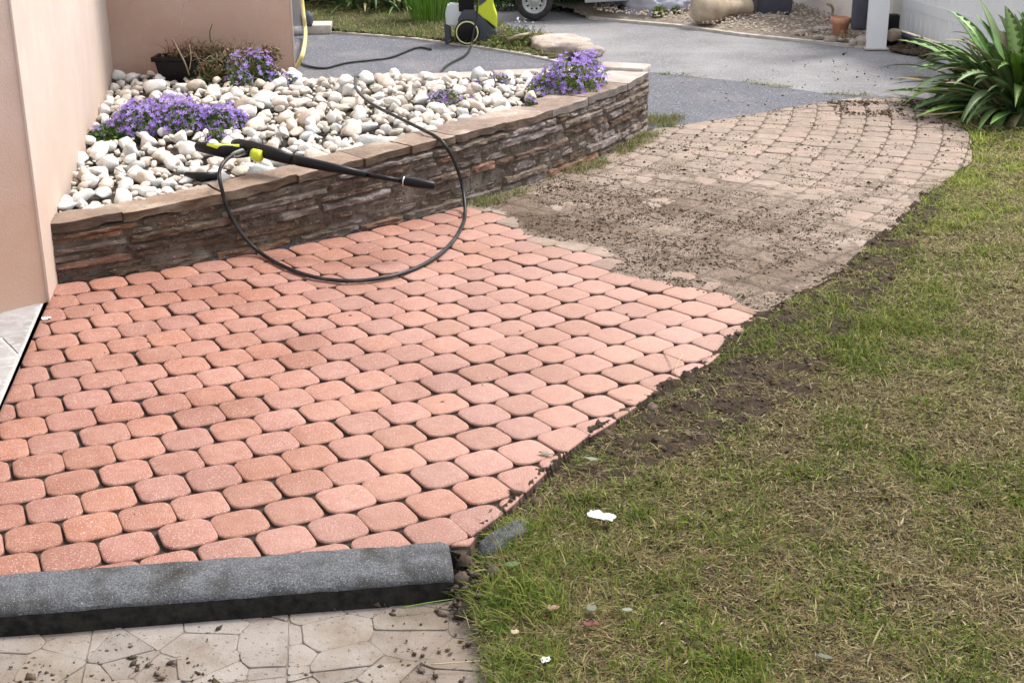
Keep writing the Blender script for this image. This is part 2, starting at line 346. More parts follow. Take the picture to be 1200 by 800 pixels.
LB = LEFT[0] - ldir * 1.15
PAVE = [tuple(LB), (KB[0][0] - .35, KB[0][1] - .02), tuple(KB[1])] + [tuple(p) for p in EDGE] + [tuple(p) for p in BACK[::-1]] + arc[::-1] + [tuple(LEFT[1])]
MUD_PX = [(540, 238), (575, 246), (600, 262), (612, 276), (650, 283), (700, 291), (716, 306), (700, 318), (735, 328), (790, 338), (820, 342), (850, 352), (870, 362), (905, 372)]
MUDL = poly_at(MUD_PX)
MUDP = [tuple(p) for p in MUDL] + [A2(960, 400), (3.6, 6.), (3.6, 9.4), (.6, 9.4)] + arc[::-1][:21]

def sheet_poly(name, P, z, m, kind='structure', parent=None, depth=.0):
    from mathutils.geometry import tessellate_polygon
    V = [(p[0], p[1], z) for p in P]
    F = [tuple(t) for t in tessellate_polygon([[Vector(v) for v in V]])]
    n = len(V)
    if depth:
        V += [(p[0], p[1], z - depth) for p in P]
        F += [(i, (i + 1) % n, n + (i + 1) % n, n + i) for i in range(n)]
    o = mk(name, V, F, m, parent, smooth=False); fixn(o)
    if kind and parent is None: o['kind'] = kind
    return o
def grid_sheet(name, P, step, zf, m, bbox=None, parent=None, keep=None):
    P = np.array(P); x0, y0 = P.min(0) - step; x1, y1 = P.max(0) + step
    if bbox: x0, y0, x1, y1 = bbox
    nx = int((x1 - x0) / step) + 1; ny = int((y1 - y0) / step) + 1
    X, Y = np.meshgrid(x0 + np.arange(nx) * step, y0 + np.arange(ny) * step)
    ins = inpoly(X, Y, P)
    if keep is not None: ins &= keep(X, Y)
    Z = zf(X, Y)
    c = ins[:-1, :-1] & ins[1:, :-1] & ins[:-1, 1:] & ins[1:, 1:]
    idx = np.arange(nx * ny).reshape(ny, nx)
    F = np.stack([idx[:-1, :-1][c], idx[:-1, 1:][c], idx[1:, 1:][c], idx[1:, :-1][c]], 1)
    used = np.unique(F); mp = np.zeros(nx * ny, int); mp[used] = np.arange(len(used))
    V = np.stack([X.ravel(), Y.ravel(), Z.ravel()], 1)[used]
    return mk(name, V, mp[F], m, parent)

# ------------------------------------------------------------------ ground sheets
g = mk('ground', [(-150, -150, -.14), (150, -150, -.14), (150, 150, -.14), (-150, 150, -.14)], [(0, 1, 2, 3)], M['soil']); g['kind'] = 'structure'

# asphalt: darker strip by the planter, worn grey driveway beyond
SEAM = poly_at([(765, 84), (820, 90), (880, 96), (960, 108), (1010, 111), (1060, 113.5)])
KLINE = poly_at([(330, 35.5), (385, 38.5), (480, 46), (560, 56), (620, 66), (655, 74), (690, 80)])   # pale kerb line behind the dark strip
dk = [(-5.5, 6.6), (-2, 5.2)] + arc[2:] + [tuple(p) for p in BACK[1:]] + [tuple(p) for p in SEAM[::-1]] + [tuple(p) for p in KLINE[::-1]] + [(-5.5, 12.6)]
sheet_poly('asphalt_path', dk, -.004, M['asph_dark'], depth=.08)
lt = [tuple(SEAM[0])] + [tuple(p) for p in SEAM[1:]] + [A2(1100, 118), A2(1130, 75), (3.6, 10.6), (4.4, 14), (4.4, 26), (-14, 26), (-14, 15.2), (-2, 14.4), (-.1, 12.2), A2(600, 38), A2(650, 52), A2(700, 66)]
lt += [tuple(KLINE[-1])]
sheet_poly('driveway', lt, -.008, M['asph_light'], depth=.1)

# far lawn strip with its concrete edging
LAWN2 = [tuple(p) for p in KLINE[:-1]] + [A2(648, 50), A2(600, 36), (-.1, 12.4), (-2, 14.5), (-5.5, 14.5), (-5.5, 12.4)]
grid_sheet('verge_lawn', LAWN2, .06, lambda x, y: .012 + .03 * fbm(x, y, .3, 5), M['soil'])['kind'] = 'structure'
def ribbon(name, line, wd, z0, z1, m, side=1):
    L = np.array(line); t = np.gradient(L, axis=0); t /= np.linalg.norm(t, axis=1)[:, None]; n = np.stack([-t[:, 1], t[:, 0]], 1) * side
    V = []; F = []
    for i, p in enumerate(L):
        q = p + n[i] * wd; V += [(p[0], p[1], z0), (p[0], p[1], z1), (q[0], q[1], z1), (q[0], q[1], z0)]
    for i in range(len(L) - 1):
        a = i * 4
        for k in range(3): F.append((a + k, a + k + 1, a + k + 5, a + k + 4))
    F += [(0, 1, 2, 3), tuple(len(V) - 4 + k for k in range(4))]
    return fixn(mk(name, V, F, m, None, smooth=False))
kb = ribbon('verge_edging', KLINE[:-1], .07, -.02, .010, M['edging']); tag(kb, 'pale concrete edging between the dark asphalt and the far grass verge', 'edging')
BEDL = poly_at([(690, 22), (720, 25), (790, 31), (870, 42), (950, 50), (1000, 55), (1018, 57)])
BEDP = [tuple(p) for p in BEDL - (0, .035)] + [A2(1050, 59), A2(1100, 70), (3.9, 10.6), (5, 14), (5, 20), (-.4, 20), (-.4, 14.3)]
grid_sheet('border_bed', BEDP, .05, lambda x, y: -.012 + (.05 * fbm(x, y, .25, 8) + .03 * np.clip(y - 11.5, 0, 2)) * np.clip(segdist(x, y, BEDL) / .3, 0, 1), M['beddirt'], bbox=(.2, 9.6, 5, 15.5))['kind'] = 'structure'
kb = ribbon('border_edging', BEDL, .06, -.02, .014, M['edging']); tag(kb, 'pale edging strip along the stony border beside the grey driveway', 'edging')

# ------------------------------------------------------------------ paving
bedo = sheet_poly('paving', PAVE, -.014, M['bed'], depth=.07)
KS, LO = 5, 3
def paver_outline(a, b, r=.034):
    P = []
    for sx, sy, a0 in ((1, -1, -90), (1, 1, 0), (-1, 1, 90), (-1, -1, 180)):
        for k in range(5):
            an = R(a0 + k * 22.5)
            P.append((sx * (a - r) + r * math.cos(an), sy * (b - r) + r * math.sin(an)))
    return P
def paver_mesh(P, seed, name='paver'):
    """pillow-topped block from a 2D outline about the origin"""
    n = len(P); rs = random.Random(seed)
    cx = sum(p[0] for p in P) / n; cy = sum(p[1] for p in P) / n
    V = []; 
    for z, off in ((-.055, 0), (-.006, 0), (-.0018, .0018), (-.0003, .006)):
        for x, y in P:
            dx, dy = x - cx, y - cy; L = math.hypot(dx, dy) + 1e-9
            k = max(0, 1 - off / L); j = (rs.random() - .5) * .0016 if off else 0
            V.append((cx + dx * k, cy + dy * k, z + j))
    for x, y in P:
        V.append((cx + (x - cx) * .5, cy + (y - cy) * .5, .0008 + (rs.random() - .5) * .0012))
    V.append((cx, cy, .001))
    F = []
    for l in range(4):
        for i in range(n): F.append((l * n + i, l * n + (i + 1) % n, (l + 1) * n + (i + 1) % n, (l + 1) * n + i))
    for i in range(n): F.append((4 * n + i, 4 * n + (i + 1) % n, 5 * n))
    return V, F
def mesh_data(name, V, F, m, smooth=True):
    me = bpy.data.meshes.new(name); me.from_pydata(V, [], F); me.update()
    me.polygons.foreach_set('use_smooth', np.full(len(me.polygons), smooth)); me.materials.append(m)
    if name == 'paver':
        me.materials.append(M['side']); n_ = (len(V) - 1) // 5
        for i in range(n_): me.polygons[i].material_index = 1
    return me
FULL = [paver_mesh([(x * (1 + .012 * math.sin(i) + .03 * (mnoise.noise(Vector((x * 35, y * 35, i * 3.3))) - .15)), y * (1 + .012 * math.cos(2.3 * i) + .03 * (mnoise.noise(Vector((x * 35, y * 35, i * 3.3))) - .15))) for x, y in paver_outline(BL / 2 - .0016, CWD / 2 - .0026, .031 + .0008 * i)], i) for i in range(12)]
FULLM = {}
for i, (V, F) in enumerate(FULL):
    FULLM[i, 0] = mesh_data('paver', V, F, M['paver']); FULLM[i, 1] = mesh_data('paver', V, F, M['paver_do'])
def nearest_edge(p, L):
    best = None
    for i in range(len(L) - 1):
        a = L[i]; b = L[i + 1]; v = b - a; t = np.clip(np.dot(p - a, v) / np.dot(v, v), 0, 1); q = a + v * t; d = np.linalg.norm(p - q)
        if best is None or d < best[0]: best = (d, a, v / np.linalg.norm(v))
    return best
kd = (KB[1] - KB[0]) / np.linalg.norm(KB[1] - KB[0])
pavers = []
th_ref = math.atan2(3.33 - CC[1], -.62 - CC[0])
PAVEA = np.array(PAVE)
for k in range(-3, 19):
    Rk = 7.329 - k * CWD * .985
    if Rk - CWD / 2 < RW - .06: continue
    s = ((.53 * k) % 1) * BL + .02
    dth = BL / Rk
    for j in range(-40, 60):
        th = th_ref + (s / Rk) + j * dth + random.uniform(-.0025, .0025) / Rk * 2
        rr = Rk + random.uniform(-.0015, .0015)
        c = CC + rr * np.array((math.cos(th), math.sin(th)))
        if not (-2.2 < c[0] < 3.2 and 2.6 < c[1] < 9.2): continue
        rot = th + math.pi / 2 + random.uniform(-.018, .018)
        P0 = paver_outline(BL / 2 - .0016, CWD / 2 - .0026, random.uniform(.030, .039))
        ca, sa = math.cos(rot), math.sin(rot)
        W = [(c[0] + x * ca - y * sa, c[1] + x * sa + y * ca) for x, y in P0]
        Wa = np.array(W)
        full = bool(inpoly(Wa[:, 0], Wa[:, 1], PAVEA).all())
        if not full:
            A0 = area(W)
            W = clip_half(W, LEFT[0] + np.array((ldir[1], -ldir[0])) * .003, (ldir[1], -ldir[0]))
            if W: W = clip_half(W, KB[0], (-kd[1], kd[0]))
            if W:
                d, a, v = nearest_edge(c, EDGE)
                if d < .16: W = clip_half(W, a + np.array((-v[1], v[0])) * random.uniform(-.004, .008), (-v[1], v[0]))
            if W and c[0] > .7:
                d, a, v = nearest_edge(c, BACK)
                if d < .16: W = clip_half(W, a, (v[1], -v[0]))
            if not W or len(W) < 3 or area(W) < .035 * A0: continue
            cc = np.mean(W, axis=0)
            if not inpoly(np.array([cc[0]]), np.array([cc[1]]), PAVEA)[0]:
                d = float(segdist(cc[0], cc[1], PAVEA, True))
                if d > .05: continue
            if np.linalg.norm(cc - CC) < RW - .0: 
                if np.linalg.norm(cc - CC) < RW - .04: continue
        cc = np.mean(W, axis=0)
        muddy = bool(inpoly(np.array([cc[0]]), np.array([cc[1]]), np.array(MUDP))[0])
        z = random.uniform(-.0016, .0016)
        pavers.append((float(np.hypot(cc[0], cc[1])), full, c, rot, W, muddy, z, cc))
pavers.sort(key=lambda p: p[0])
nobj = 0; joined = {0: ([], [], []), 1: ([], [], [])}
for i, (d, full, c, rot, W, muddy, z, cc) in enumerate(pavers):
    tilt = (random.uniform(-.010, .010), random.uniform(-.010, .010))
    if nobj < 292 and not (muddy and d > 5.6):
        nobj += 1
        if full:
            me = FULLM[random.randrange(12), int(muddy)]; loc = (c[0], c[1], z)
            o = link('paver', me, bedo, loc); o.rotation_euler = (*tilt, rot)
        else:
            Wl = [(x - cc[0], y - cc[1]) for x, y in W]
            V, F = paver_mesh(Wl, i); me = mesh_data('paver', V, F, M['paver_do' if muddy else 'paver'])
            o = link('paver', me, bedo, (cc[0], cc[1], z)); o.rotation_euler = (*tilt, 0)
    else:
        Wl = [(x - cc[0], y - cc[1]) for x, y in W]
        V, F = paver_mesh(Wl, i); JV, JF, JS = joined[int(muddy)]; n = len(JV); JS += [1 if q < len(Wl) else 0 for q in range(len(F))]
        zj = z + (-.0015 if muddy else 0)
        JV += [(v[0] + cc[0], v[1] + cc[1], v[2] + zj + v[0] * tilt[1] + v[1] * tilt[0]) for v in V]; JF += [tuple(q + n for q in f) for f in F]
print('pavers', len(pavers), 'single', nobj)
for k_, nm in ((0, 'paver_joined'), (1, 'dusty_paver')):
    if joined[k_][0]:
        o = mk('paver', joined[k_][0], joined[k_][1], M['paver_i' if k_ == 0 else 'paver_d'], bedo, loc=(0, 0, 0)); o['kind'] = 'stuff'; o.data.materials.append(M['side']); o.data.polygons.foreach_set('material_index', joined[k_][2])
        if k_: o['label'] = 'farther pavers still under beige dust and mud'

# sand and grit lying in the joints
# ------------------------------------------------------------------ mud layer on the uncleaned part
MUDA = np.array(MUDP)
def mud_cover(X, Y):
    dl = segdist(X, Y, MUDL)                           # from the washed line
    near = np.clip(dl / .07, 0, 1)
    cen = poly_at([(620, 285), (720, 268), (800, 300), (880, 330), (900, 350)])
    dc = segdist(X, Y, cen)
    thick = np.exp(-(dc / (.65 + .5 * fbm(X, Y, .5, 27))) ** 3) * (.55 + .65 * fbm(X, Y, .22, 29)) + .30 * np.exp(-(dc / 2.2) ** 2)
    wallr = np.clip(1 - (np.hypot(X - CC[0], Y - CC[1]) - RW) / .5, 0, 1) * .55
    rim = np.exp(-(segdist(X, Y, EDGE[7:]) / .16) ** 2) * .35 + np.exp(-(segdist(X, Y, BACK) / .15) ** 2) * .3
    c = np.maximum(np.maximum(thick, wallr), rim)
    return c * near
def joints(X, Y):
    rr = np.hypot(X - CC[0], Y - CC[1]); th = np.arctan2(Y - CC[1], X - CC[0]); kf = (7.329 - rr) / (CWD * .985); k = np.round(kf)
    d1 = (.5 - np.abs(kf - k)) * CWD; Rk = 7.329 - k * CWD * .985
    jf = ((th - th_ref) * Rk - ((.53 * k) % 1) * BL - .02) / BL; d2 = (.5 - np.abs(jf - np.round(jf))) * BL
    return np.exp(-(np.minimum(d1, d2) / .010) ** 2)
def mud_z(X, Y):
    c = mud_cover(X, Y)
    n1 = fbm(X, Y, .22, 3); n2 = fbm(X, Y, .05, 11); n3 = vn(X, Y, .018, 21)
    return -.0064 + c * .0115 + (n1 - .5) * .018 * (.35 + c) + (n2 - .5) * .010 * (.4 + c) + (n3 - .5) * .003 * c - joints(X, Y) * .0045
mo = grid_sheet('mud', MUDP, .0095, mud_z, M['mud'], keep=lambda X, Y: inpoly(X, Y, PAVEA))
_v = np.zeros(len(mo.data.vertices) * 3); mo.data.vertices.foreach_get('co', _v); _v = _v.reshape(-1, 3); _x, _y = _v[:, 0], _v[:, 1]
_c = mud_cover(_x, _y)[:, None]; _n = fbm(_x, _y, .35, 171)[:, None]; _n2 = fbm(_x, _y, .06, 173)[:, None]; _j = joints(_x, _y)[:, None]
_w = np.clip((_c - .35) * 1.6, 0, 1) * np.clip((_n - .3) * 2.4, 0, 1)
_col = np.array((.33, .262, .21)) * (1 - _w) + np.array((.17, .122, .09)) * _w
_col = _col * (.8 + .45 * _n2) * (1 - .42 * _j)
_a = mo.data.color_attributes.new('tint', 'FLOAT_COLOR', 'POINT'); _a.data.foreach_set('color', np.concatenate([_col, np.ones((len(_x), 1))], 1).ravel())
tag(mo, 'beige drying mud film covering the uncleaned half of the curved paving', 'mud', kind='stuff')

def lumps(name, pts, sizes, m, flat=.5, label=None, cat=None, seed=0, parent=None):
    """many small angular lumps in one mesh"""
    r = np.random.default_rng(seed)
    base = np.array([(1, 0, 0), (-1, 0, 0), (0, 1, 0), (0, -1, 0), (0, 0, 1), (0, 0, -1)], float)
    F0 = np.array([(0, 2, 4), (2, 1, 4), (1, 3, 4), (3, 0, 4), (2, 0, 5), (1, 2, 5), (3, 1, 5), (0, 3, 5)])
    n = len(pts); V = np.repeat(base[None], n, 0) * (1 + r.uniform(-.4, .4, (n, 6, 1))) + r.uniform(-.25, .25, (n, 6, 3))
    V *= np.asarray(sizes)[:, None, None] * np.stack([r.uniform(.7, 1.5, n), r.uniform(.6, 1.1, n), np.full(n, flat)], 1)[:, None]
    a = r.uniform(0, 6.28, n); c, s = np.cos(a)[:, None], np.sin(a)[:, None]
    X = V[:, :, 0] * c - V[:, :, 1] * s; Y = V[:, :, 0] * s + V[:, :, 1] * c
    V = np.stack([X, Y, V[:, :, 2]], 2) + np.asarray(pts)[:, None]
    F = (F0[None] + (np.arange(n) * 6)[:, None, None]).reshape(-1, 3)
    o = mk(name, V.reshape(-1, 3), F, m, parent, smooth=False)
    if label: tag(o, label, cat, kind='stuff')
    return o
def scatter(P, n, w=None, seed=1, bbox=None):
    r = np.random.default_rng(seed); P = np.array(P); lo, hi = P.min(0), P.max(0)
    if bbox: lo, hi = np.array(bbox[:2]), np.array(bbox[2:])
    X = r.uniform(lo[0], hi[0], n); Y = r.uniform(lo[1], hi[1], n); k = inpoly(X, Y, P)
    if w is not None: k &= r.random(n) < w(X, Y)
    return X[k], Y[k]
def pavein(X, Y): return inpoly(X, Y, PAVEA)
X, Y = scatter(MUDP, 230000, lambda X, Y: pavein(X, Y) * np.clip(mud_cover(X, Y) * .55 + .04, 0, 1) * np.clip((fbm(X, Y, .16, 31) - .36) * 5, 0, 1), 3)
Z = np.maximum(mud_z(X, Y), -.001)
lumps('mud_clods', np.stack([X, Y, Z + .001], 1), rng.gamma(1.3, .0016, len(X)) + .0010, M['clod'], .6, 'small dark mud clods and torn moss scattered over the dirty paving', 'debris', 4)
# ------------------------------------------------------------------ grass
def kern(px, cols, X, Y, s=.17):
    P = poly_at(px); d = (X[:, None] - P[None, :, 0]) ** 2 + (Y[:, None] - P[None, :, 1]) ** 2
    w_ = np.exp(-d / (2 * s * s)) + 1e-9; w_ /= w_.sum(1)[:, None]; return w_ @ np.array(cols)
#           px            green dry brown density height
LC = [((600, 660), (.85, .1, .05, 1.2, 1.5)), ((640, 710), (.8, .1, .1, 1.1, 1.4)), ((720, 660), (.6, .1, .3, 1, 1.1)), ((600, 770), (.65, .15, .2, 1, 1.3)), ((700, 780), (.45, .25, .3, 1, 1)),
      ((760, 600), (.65, .15, .2, 1, 1.1)), ((850, 570), (.55, .25, .2, 1, 1)), ((900, 640), (.3, .2, .5, 1, .8)), ((830, 480), (.06, .1, .84, .35, .7)), ((760, 525), (.1, .15, .75, .4, .8)),
      ((880, 440), (.12, .15, .73, .5, .8)), ((690, 560), (.25, .3, .45, .6, .9)), ((930, 405), (.8, .1, .1, 1.1, 1.2)), ((985, 385), (.8, .15, .05, 1.1, 1.2)), ((1020, 345), (.55, .35, .1, 1, 1)),
      ((1000, 480), (.25, .35, .4, .9, .8)), ((1100, 420), (.35, .5, .15, 1, .9)), ((1150, 500), (.2, .5, .3, 1, .8)), ((1100, 600), (.28, .32, .4, .9, .8)), ((1000, 640), (.2, .3, .5, .8, .7)),
      ((1000, 730), (.22, .25, .53, .8, .8)), ((1150, 740), (.2, .35, .45, .8, .8)), ((870, 740), (.35, .2, .45, .9, .9)), ((1100, 250), (.55, .42, .03, 1.1, .9)), ((1170, 200), (.6, .38, .02, 1.1, 1)),
      ((1150, 310), (.3, .62, .08, 1, .8)), ((1050, 300), (.35, .5, .15, .9, .8)), ((840, 800), (.75, .1, .15, 1, 1.1)), ((1190, 620), (.35, .4, .25, .9, .8)), ((940, 560), (.35, .25, .4, .8, .8)),
      ((900, 375), (.5, .3, .2, .8, 1)), ((1200, 400), (.2, .7, .1, .9, .8)), ((790, 680), (.5, .2, .3, .9, 1)), ((1060, 520), (.4, .3, .3, .9, .8))]
PATR = [A2(548, 645), A2(538, 668, -.03), A2(546, 690, -.07), A2(556, 730, -.07), A2(566, 765, -.07), A2(576, 830, -.07), A2(590, 900, -.07)]
LAWN = PATR[::-1] + [tuple(p) for p in EDGE[:-2]] + [A2(1110, 118), A2(1160, 100), (3.6, 10.3), (7, 10.3), (7, 1.2), (.1, 1.2)]
LAWNA = np.array(LAWN)
def lawn_z(X, Y):
    de = segdist(X, Y, EDGE)
    near = np.clip(1 - (Y - 3.0) / 1.6, 0, 1)
    return -.012 - .03 * near * np.clip(1 - de / .5, .4, 1) + .022 * (fbm(X, Y, .4, 41) - .5) + .02 * (fbm(X, Y, .09, 43) - .5) - .006 * np.clip(1 - de / .04, 0, 1) - .03 * np.clip(1 - segdist(X, Y, PATR) / .12, 0, 1)
grid_sheet('lawn', LAWN, .02, lawn_z, M['soil'], bbox=(-.2, 1.9, 5.6, 9.8))['kind'] = 'structure'
def blades(name, X, Y, Z, ln, wd, lean, col, m, label, cat, seed=0, parent=None, curl=.5):
    r = np.random.default_rng(seed); n = len(X); a = r.uniform(0, 6.283, n)
    dx, dy = np.cos(a), np.sin(a); px_, py_ = -dy, dx
    h1 = ln * np.sin(lean) * .55; o1 = ln * np.cos(lean) * .5
    h2 = h1 + ln * np.sin(lean * (1 - curl)) * .42; o2 = o1 + ln * np.cos(lean * (1 - curl)) * .5
    base = np.stack([X, Y, Z], 1); D = np.stack([dx, dy, 0 * dx], 1); S = np.stack([px_, py_, 0 * dx], 1) * wd[:, None] * .5; U = np.array((0, 0, 1.))
    v0 = base - S; v1 = base + S; mpt = base + D * o1[:, None] + U * h1[:, None]; tw = r.uniform(-.3, .3, n)[:, None] * U * wd[:, None]
    v2 = mpt + S * .8 + tw; v3 = mpt - S * .8 - tw; v4 = base + D * o2[:, None] + U * h2[:, None] + S * r.uniform(-2, 2, n)[:, None]
    V = np.stack([v0, v1, v2, v3, v4], 1).reshape(-1, 3); i = np.arange(n)[:, None] * 5
    F = np.concatenate([i + np.array([[0, 1, 2]]), i + np.array([[0, 2, 3]]), i + np.array([[3, 2, 4]])], 0)
    o = mk(name, V, F, m, parent, smooth=False, col=np.repeat(col, 5, 0))
    if label: tag(o, label, cat, kind='stuff')
    return o
def lawn_pts(n, seed, dens=True):
    r = np.random.default_rng(seed)
    # sample in view-weighted fashion: denser where the camera is near
    t = r.random(n); Y = 2.35 * (9.3 / 2.35) ** (t ** 1.0); X = r.uniform(-.18, 1, n) * (Y * .60 + .2)
    X = np.where(X < -.2, r.uniform(-.05, .45, n) * Y, X)
    k = inpoly(X, Y, LAWNA); X, Y = X[k], Y[k]
    C = kern([c[0] for c in LC], [c[1] for c in LC], X, Y)
    pn = fbm(X, Y, .16, 51); pn2 = fbm(X, Y, .05, 57)
    keep = r.random(len(X)) < np.clip(C[:, 3] * (.5 + 1.0 * pn2), 0, 1) if dens else np.ones(len(X), bool)
    return X[keep], Y[keep], C[keep], pn[keep], r
X, Y, C, pn, r_ = lawn_pts(500000, 5)
u = r_.random(len(X))
gfr = np.clip(C[:, 0] * .95 - .03 + (pn - .5) * 2.0, .04, .97); dfr = C[:, 1] / (C[:, 1] + C[:, 2] + 1e-6)
isg = u < gfr; isd = ~isg & (r_.random(len(X)) < dfr)
green = np.array([(.10, .155, .018), (.14, .20, .025), (.19, .235, .035), (.075, .12, .018), (.25, .25, .06)])[r_.integers(0, 5, len(X))]
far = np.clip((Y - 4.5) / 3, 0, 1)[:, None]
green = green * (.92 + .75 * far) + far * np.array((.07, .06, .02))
dry = np.array([(.33, .28, .125), (.25, .21, .09), (.38, .33, .17), (.20, .165, .075)])[r_.integers(0, 4, len(X))]
brn = np.array([(.13, .10, .045), (.19, .145, .065), (.21, .14, .07), (.085, .066, .038)])[r_.integers(0, 4, len(X))]
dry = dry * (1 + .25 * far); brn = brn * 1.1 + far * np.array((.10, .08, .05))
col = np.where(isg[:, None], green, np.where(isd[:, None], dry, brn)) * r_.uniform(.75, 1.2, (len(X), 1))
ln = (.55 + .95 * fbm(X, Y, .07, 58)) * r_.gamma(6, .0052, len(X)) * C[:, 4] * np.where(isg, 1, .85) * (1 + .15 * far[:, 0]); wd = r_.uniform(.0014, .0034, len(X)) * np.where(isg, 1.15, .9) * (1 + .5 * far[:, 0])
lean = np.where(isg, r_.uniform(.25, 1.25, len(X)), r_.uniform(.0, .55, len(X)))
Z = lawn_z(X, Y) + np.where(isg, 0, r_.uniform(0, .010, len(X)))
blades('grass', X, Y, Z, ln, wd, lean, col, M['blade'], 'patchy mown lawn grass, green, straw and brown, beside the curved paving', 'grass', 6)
print('blades', len(X))
# thatch: short flat bits of dead grass and moss crumbs
X, Y, C, pn, r_ = lawn_pts(150000, 15, False)
pick = np.array([(.10, .078, .045), (.16, .125, .062), (.21, .17, .085), (.30, .25, .13), (.065, .05, .034), (.13, .14, .04), (.34, .30, .18)])[r_.choice(7, len(X), p=[.22, .2, .17, .1, .16, .1, .05])]
blades('thatch', X, Y, lawn_z(X, Y) + r_.uniform(.001, .012, len(X)), r_.gamma(4, .006, len(X)), r_.uniform(.0015, .005, len(X)), r_.uniform(-.15, .3, len(X)), pick * r_.uniform(.7, 1.2, (len(X), 1)), M['litter'], 'flat brown thatch and moss scraps lying between the lawn blades', 'dead grass', 16)
X, Y = scatter(LAWN, 26000, lambda X, Y: (kern([c[0] for c in LC], [c[1] for c in LC], X, Y)[:, 2] ** 1.3) * .9, 23, bbox=(-.1, 2.2, 3.2, 6.5))
lumps('soil_crumbs', np.stack([X, Y, lawn_z(X, Y) + .004], 1), rng.gamma(1.8, .002, len(X)) + .0012, M['clod'], .7, 'dark soil crumbs sprayed over the lawn edge by washing', 'soil', 24)
# sprayed bits along the paving rim
X, Y = scatter(LAWN, 60000, lambda X, Y: (segdist(X, Y, EDGE[:9]) < .16) * .6, 25, bbox=(-.1, 2.9, 1.8, 6.2))
lumps('rim_soil', np.stack([X, Y, lawn_z(X, Y) + .006], 1), rng.gamma(1.8, .0022, len(X)) + .0015, M['clod'], .7, 'dark crumbled soil rim where the lawn meets the washed pavers', 'soil', 26)
def tufts(name, P, n, ln_, col_, label, seed, zf=lambda X, Y: 0 * X, w=None, per=9, spread=.012, wd_=(.0015, .003), bbox=None, lean_=(.2, 1.3)):
    X, Y = scatter(P, n, w, seed, bbox); r = np.random.default_rng(seed + 100)
    X = np.repeat(X, per) + r.normal(0, spread, len(X) * per); Y = np.repeat(Y, per) + r.normal(0, spread, len(Y) * per); n_ = len(X)
    cols = np.array(col_)[r.integers(0, len(col_), n_)] * r.uniform(.7, 1.25, (n_, 1))
    return blades(name, X, Y, zf(X, Y), r.gamma(6, ln_ / 6, n_), r.uniform(*wd_, n_), r.uniform(*lean_, n_), cols, M['blade'], label, 'grass', seed)
GR = [(.075, .13, .022), (.11, .17, .03), (.15, .20, .045), (.30, .26, .12), (.36, .30, .17)]
tufts('moss_tufts', MUDP, 9000, .013, [(.12, .12, .04), (.15, .16, .05), (.22, .18, .09), (.10, .08, .045)], 'tiny moss and weed tufts rooted in joints of dirty paving', 61, lambda X, Y: mud_z(X, Y),
      lambda X, Y: pavein(X, Y) * (fbm(X, Y, .12, 71) > .55) * .8, per=7, spread=.018, lean_=(-.1, .7))
vl = tufts('verge_grass', LAWN2, 9000, .035, [(.14, .20, .05), (.19, .24, .08), (.30, .29, .13), (.36, .33, .18), (.11, .17, .04)], 'sunny pale green grass verge behind the dark asphalt path', 63, lambda X, Y: 0 * X + .02, per=8, spread=.03, wd_=(.003, .006), bbox=(-3.4, 10.6, .7, 14.4))
tufts('seam_weeds', [tuple(p) for p in (SEAM + np.array((-.02, -.05)))] + [tuple(p) for p in (SEAM + np.array((.02, .05)))[::-1]], 1500, .02, GR, 'weeds growing along the seam between the two asphalts', 65, lambda X, Y: 0 * X - .004,
      lambda X, Y: (vn(X, Y, .2, 5) > .45), per=8, spread=.015, wd_=(.002, .005), lean_=(.1, .9))
tufts('wall_foot_weeds', MUDP, 20000, .035, GR + [(.2, .14, .08)], 'weeds sprouting at the foot of the curved stone wall', 67, lambda X, Y: 0 * X,
      lambda X, Y: (np.hypot(X - CC[0], Y - CC[1]) < RW + .12) * (vn(X, Y, .16, 9) > .6) * .5, per=8, spread=.02, bbox=(-.5, 6, 1.1, 8.4))

rimP = [tuple(p) for p in EDGE[:12]]
def near_line(L, wd): return lambda X, Y: (segdist(X, Y, L) < wd) * (fbm(X, Y, .12, 140) > .47) * 1.
tufts('rim_grass', LAWN, 16000, .030, GR[:3] + [(.24, .2, .1)], 'ragged grass tufts overhanging the rim of the curved paving', 141, lawn_z, near_line(EDGE[3:14], .09), per=8, spread=.015, bbox=(-.1, 3., 2.9, 8.6))
tufts('patio_rim_grass', [(-.25, 1.9), (-.25, 3.2), (.25, 3.2), (.25, 1.9)], 1500, .042, GR[:4], 'lush grass tufts leaning over the patio edge and kerb end', 143, lambda X, Y: lawn_z(X, Y), lambda X, Y: (segdist(X, Y, PATR) < .07) * inpoly(X, Y, LAWNA) * 1., per=9, spread=.015, lean_=(.2, 1.1))

EB = EDGE[1:11]
nrm_ = np.gradient(EB, axis=0); nrm_ /= np.linalg.norm(nrm_, axis=1)[:, None]; nrm_ = np.stack([nrm_[:, 1], -nrm_[:, 0]], 1)
wid = np.array([.10, .14, .20, .28, .36, .42, .36, .24, .14, .08])[:, None]
BAND = [tuple(p) for p in EB - nrm_ * .035] + [tuple(p) for p in (EB + nrm_ * wid)[::-1]]
def band_z(X, Y):
    base = np.where(inpoly(X, Y, PAVEA), -.001, lawn_z(X, Y)); d = segdist(X, Y, EB)
    out = segdist(X, Y, np.array(BAND), True)
    return base + np.clip(out / .05, 0, 1) * .016 + (fbm(X, Y, .08, 151) - .56) * .034 + (fbm(X, Y, .025, 153) - .5) * .012 - .004
tag(grid_sheet('washed_soil', BAND, .010, band_z, mat('dark_washed_soil', (.045, .032, .023), .95, spec=.1, col2=(.085, .062, .045), ns=30., col3=(.05, .036, .026), ns3=9., bump=1., bs=120., bd=.012)), 'band of dark washed-out soil heaped along the paving rim', 'soil', kind='stuff')
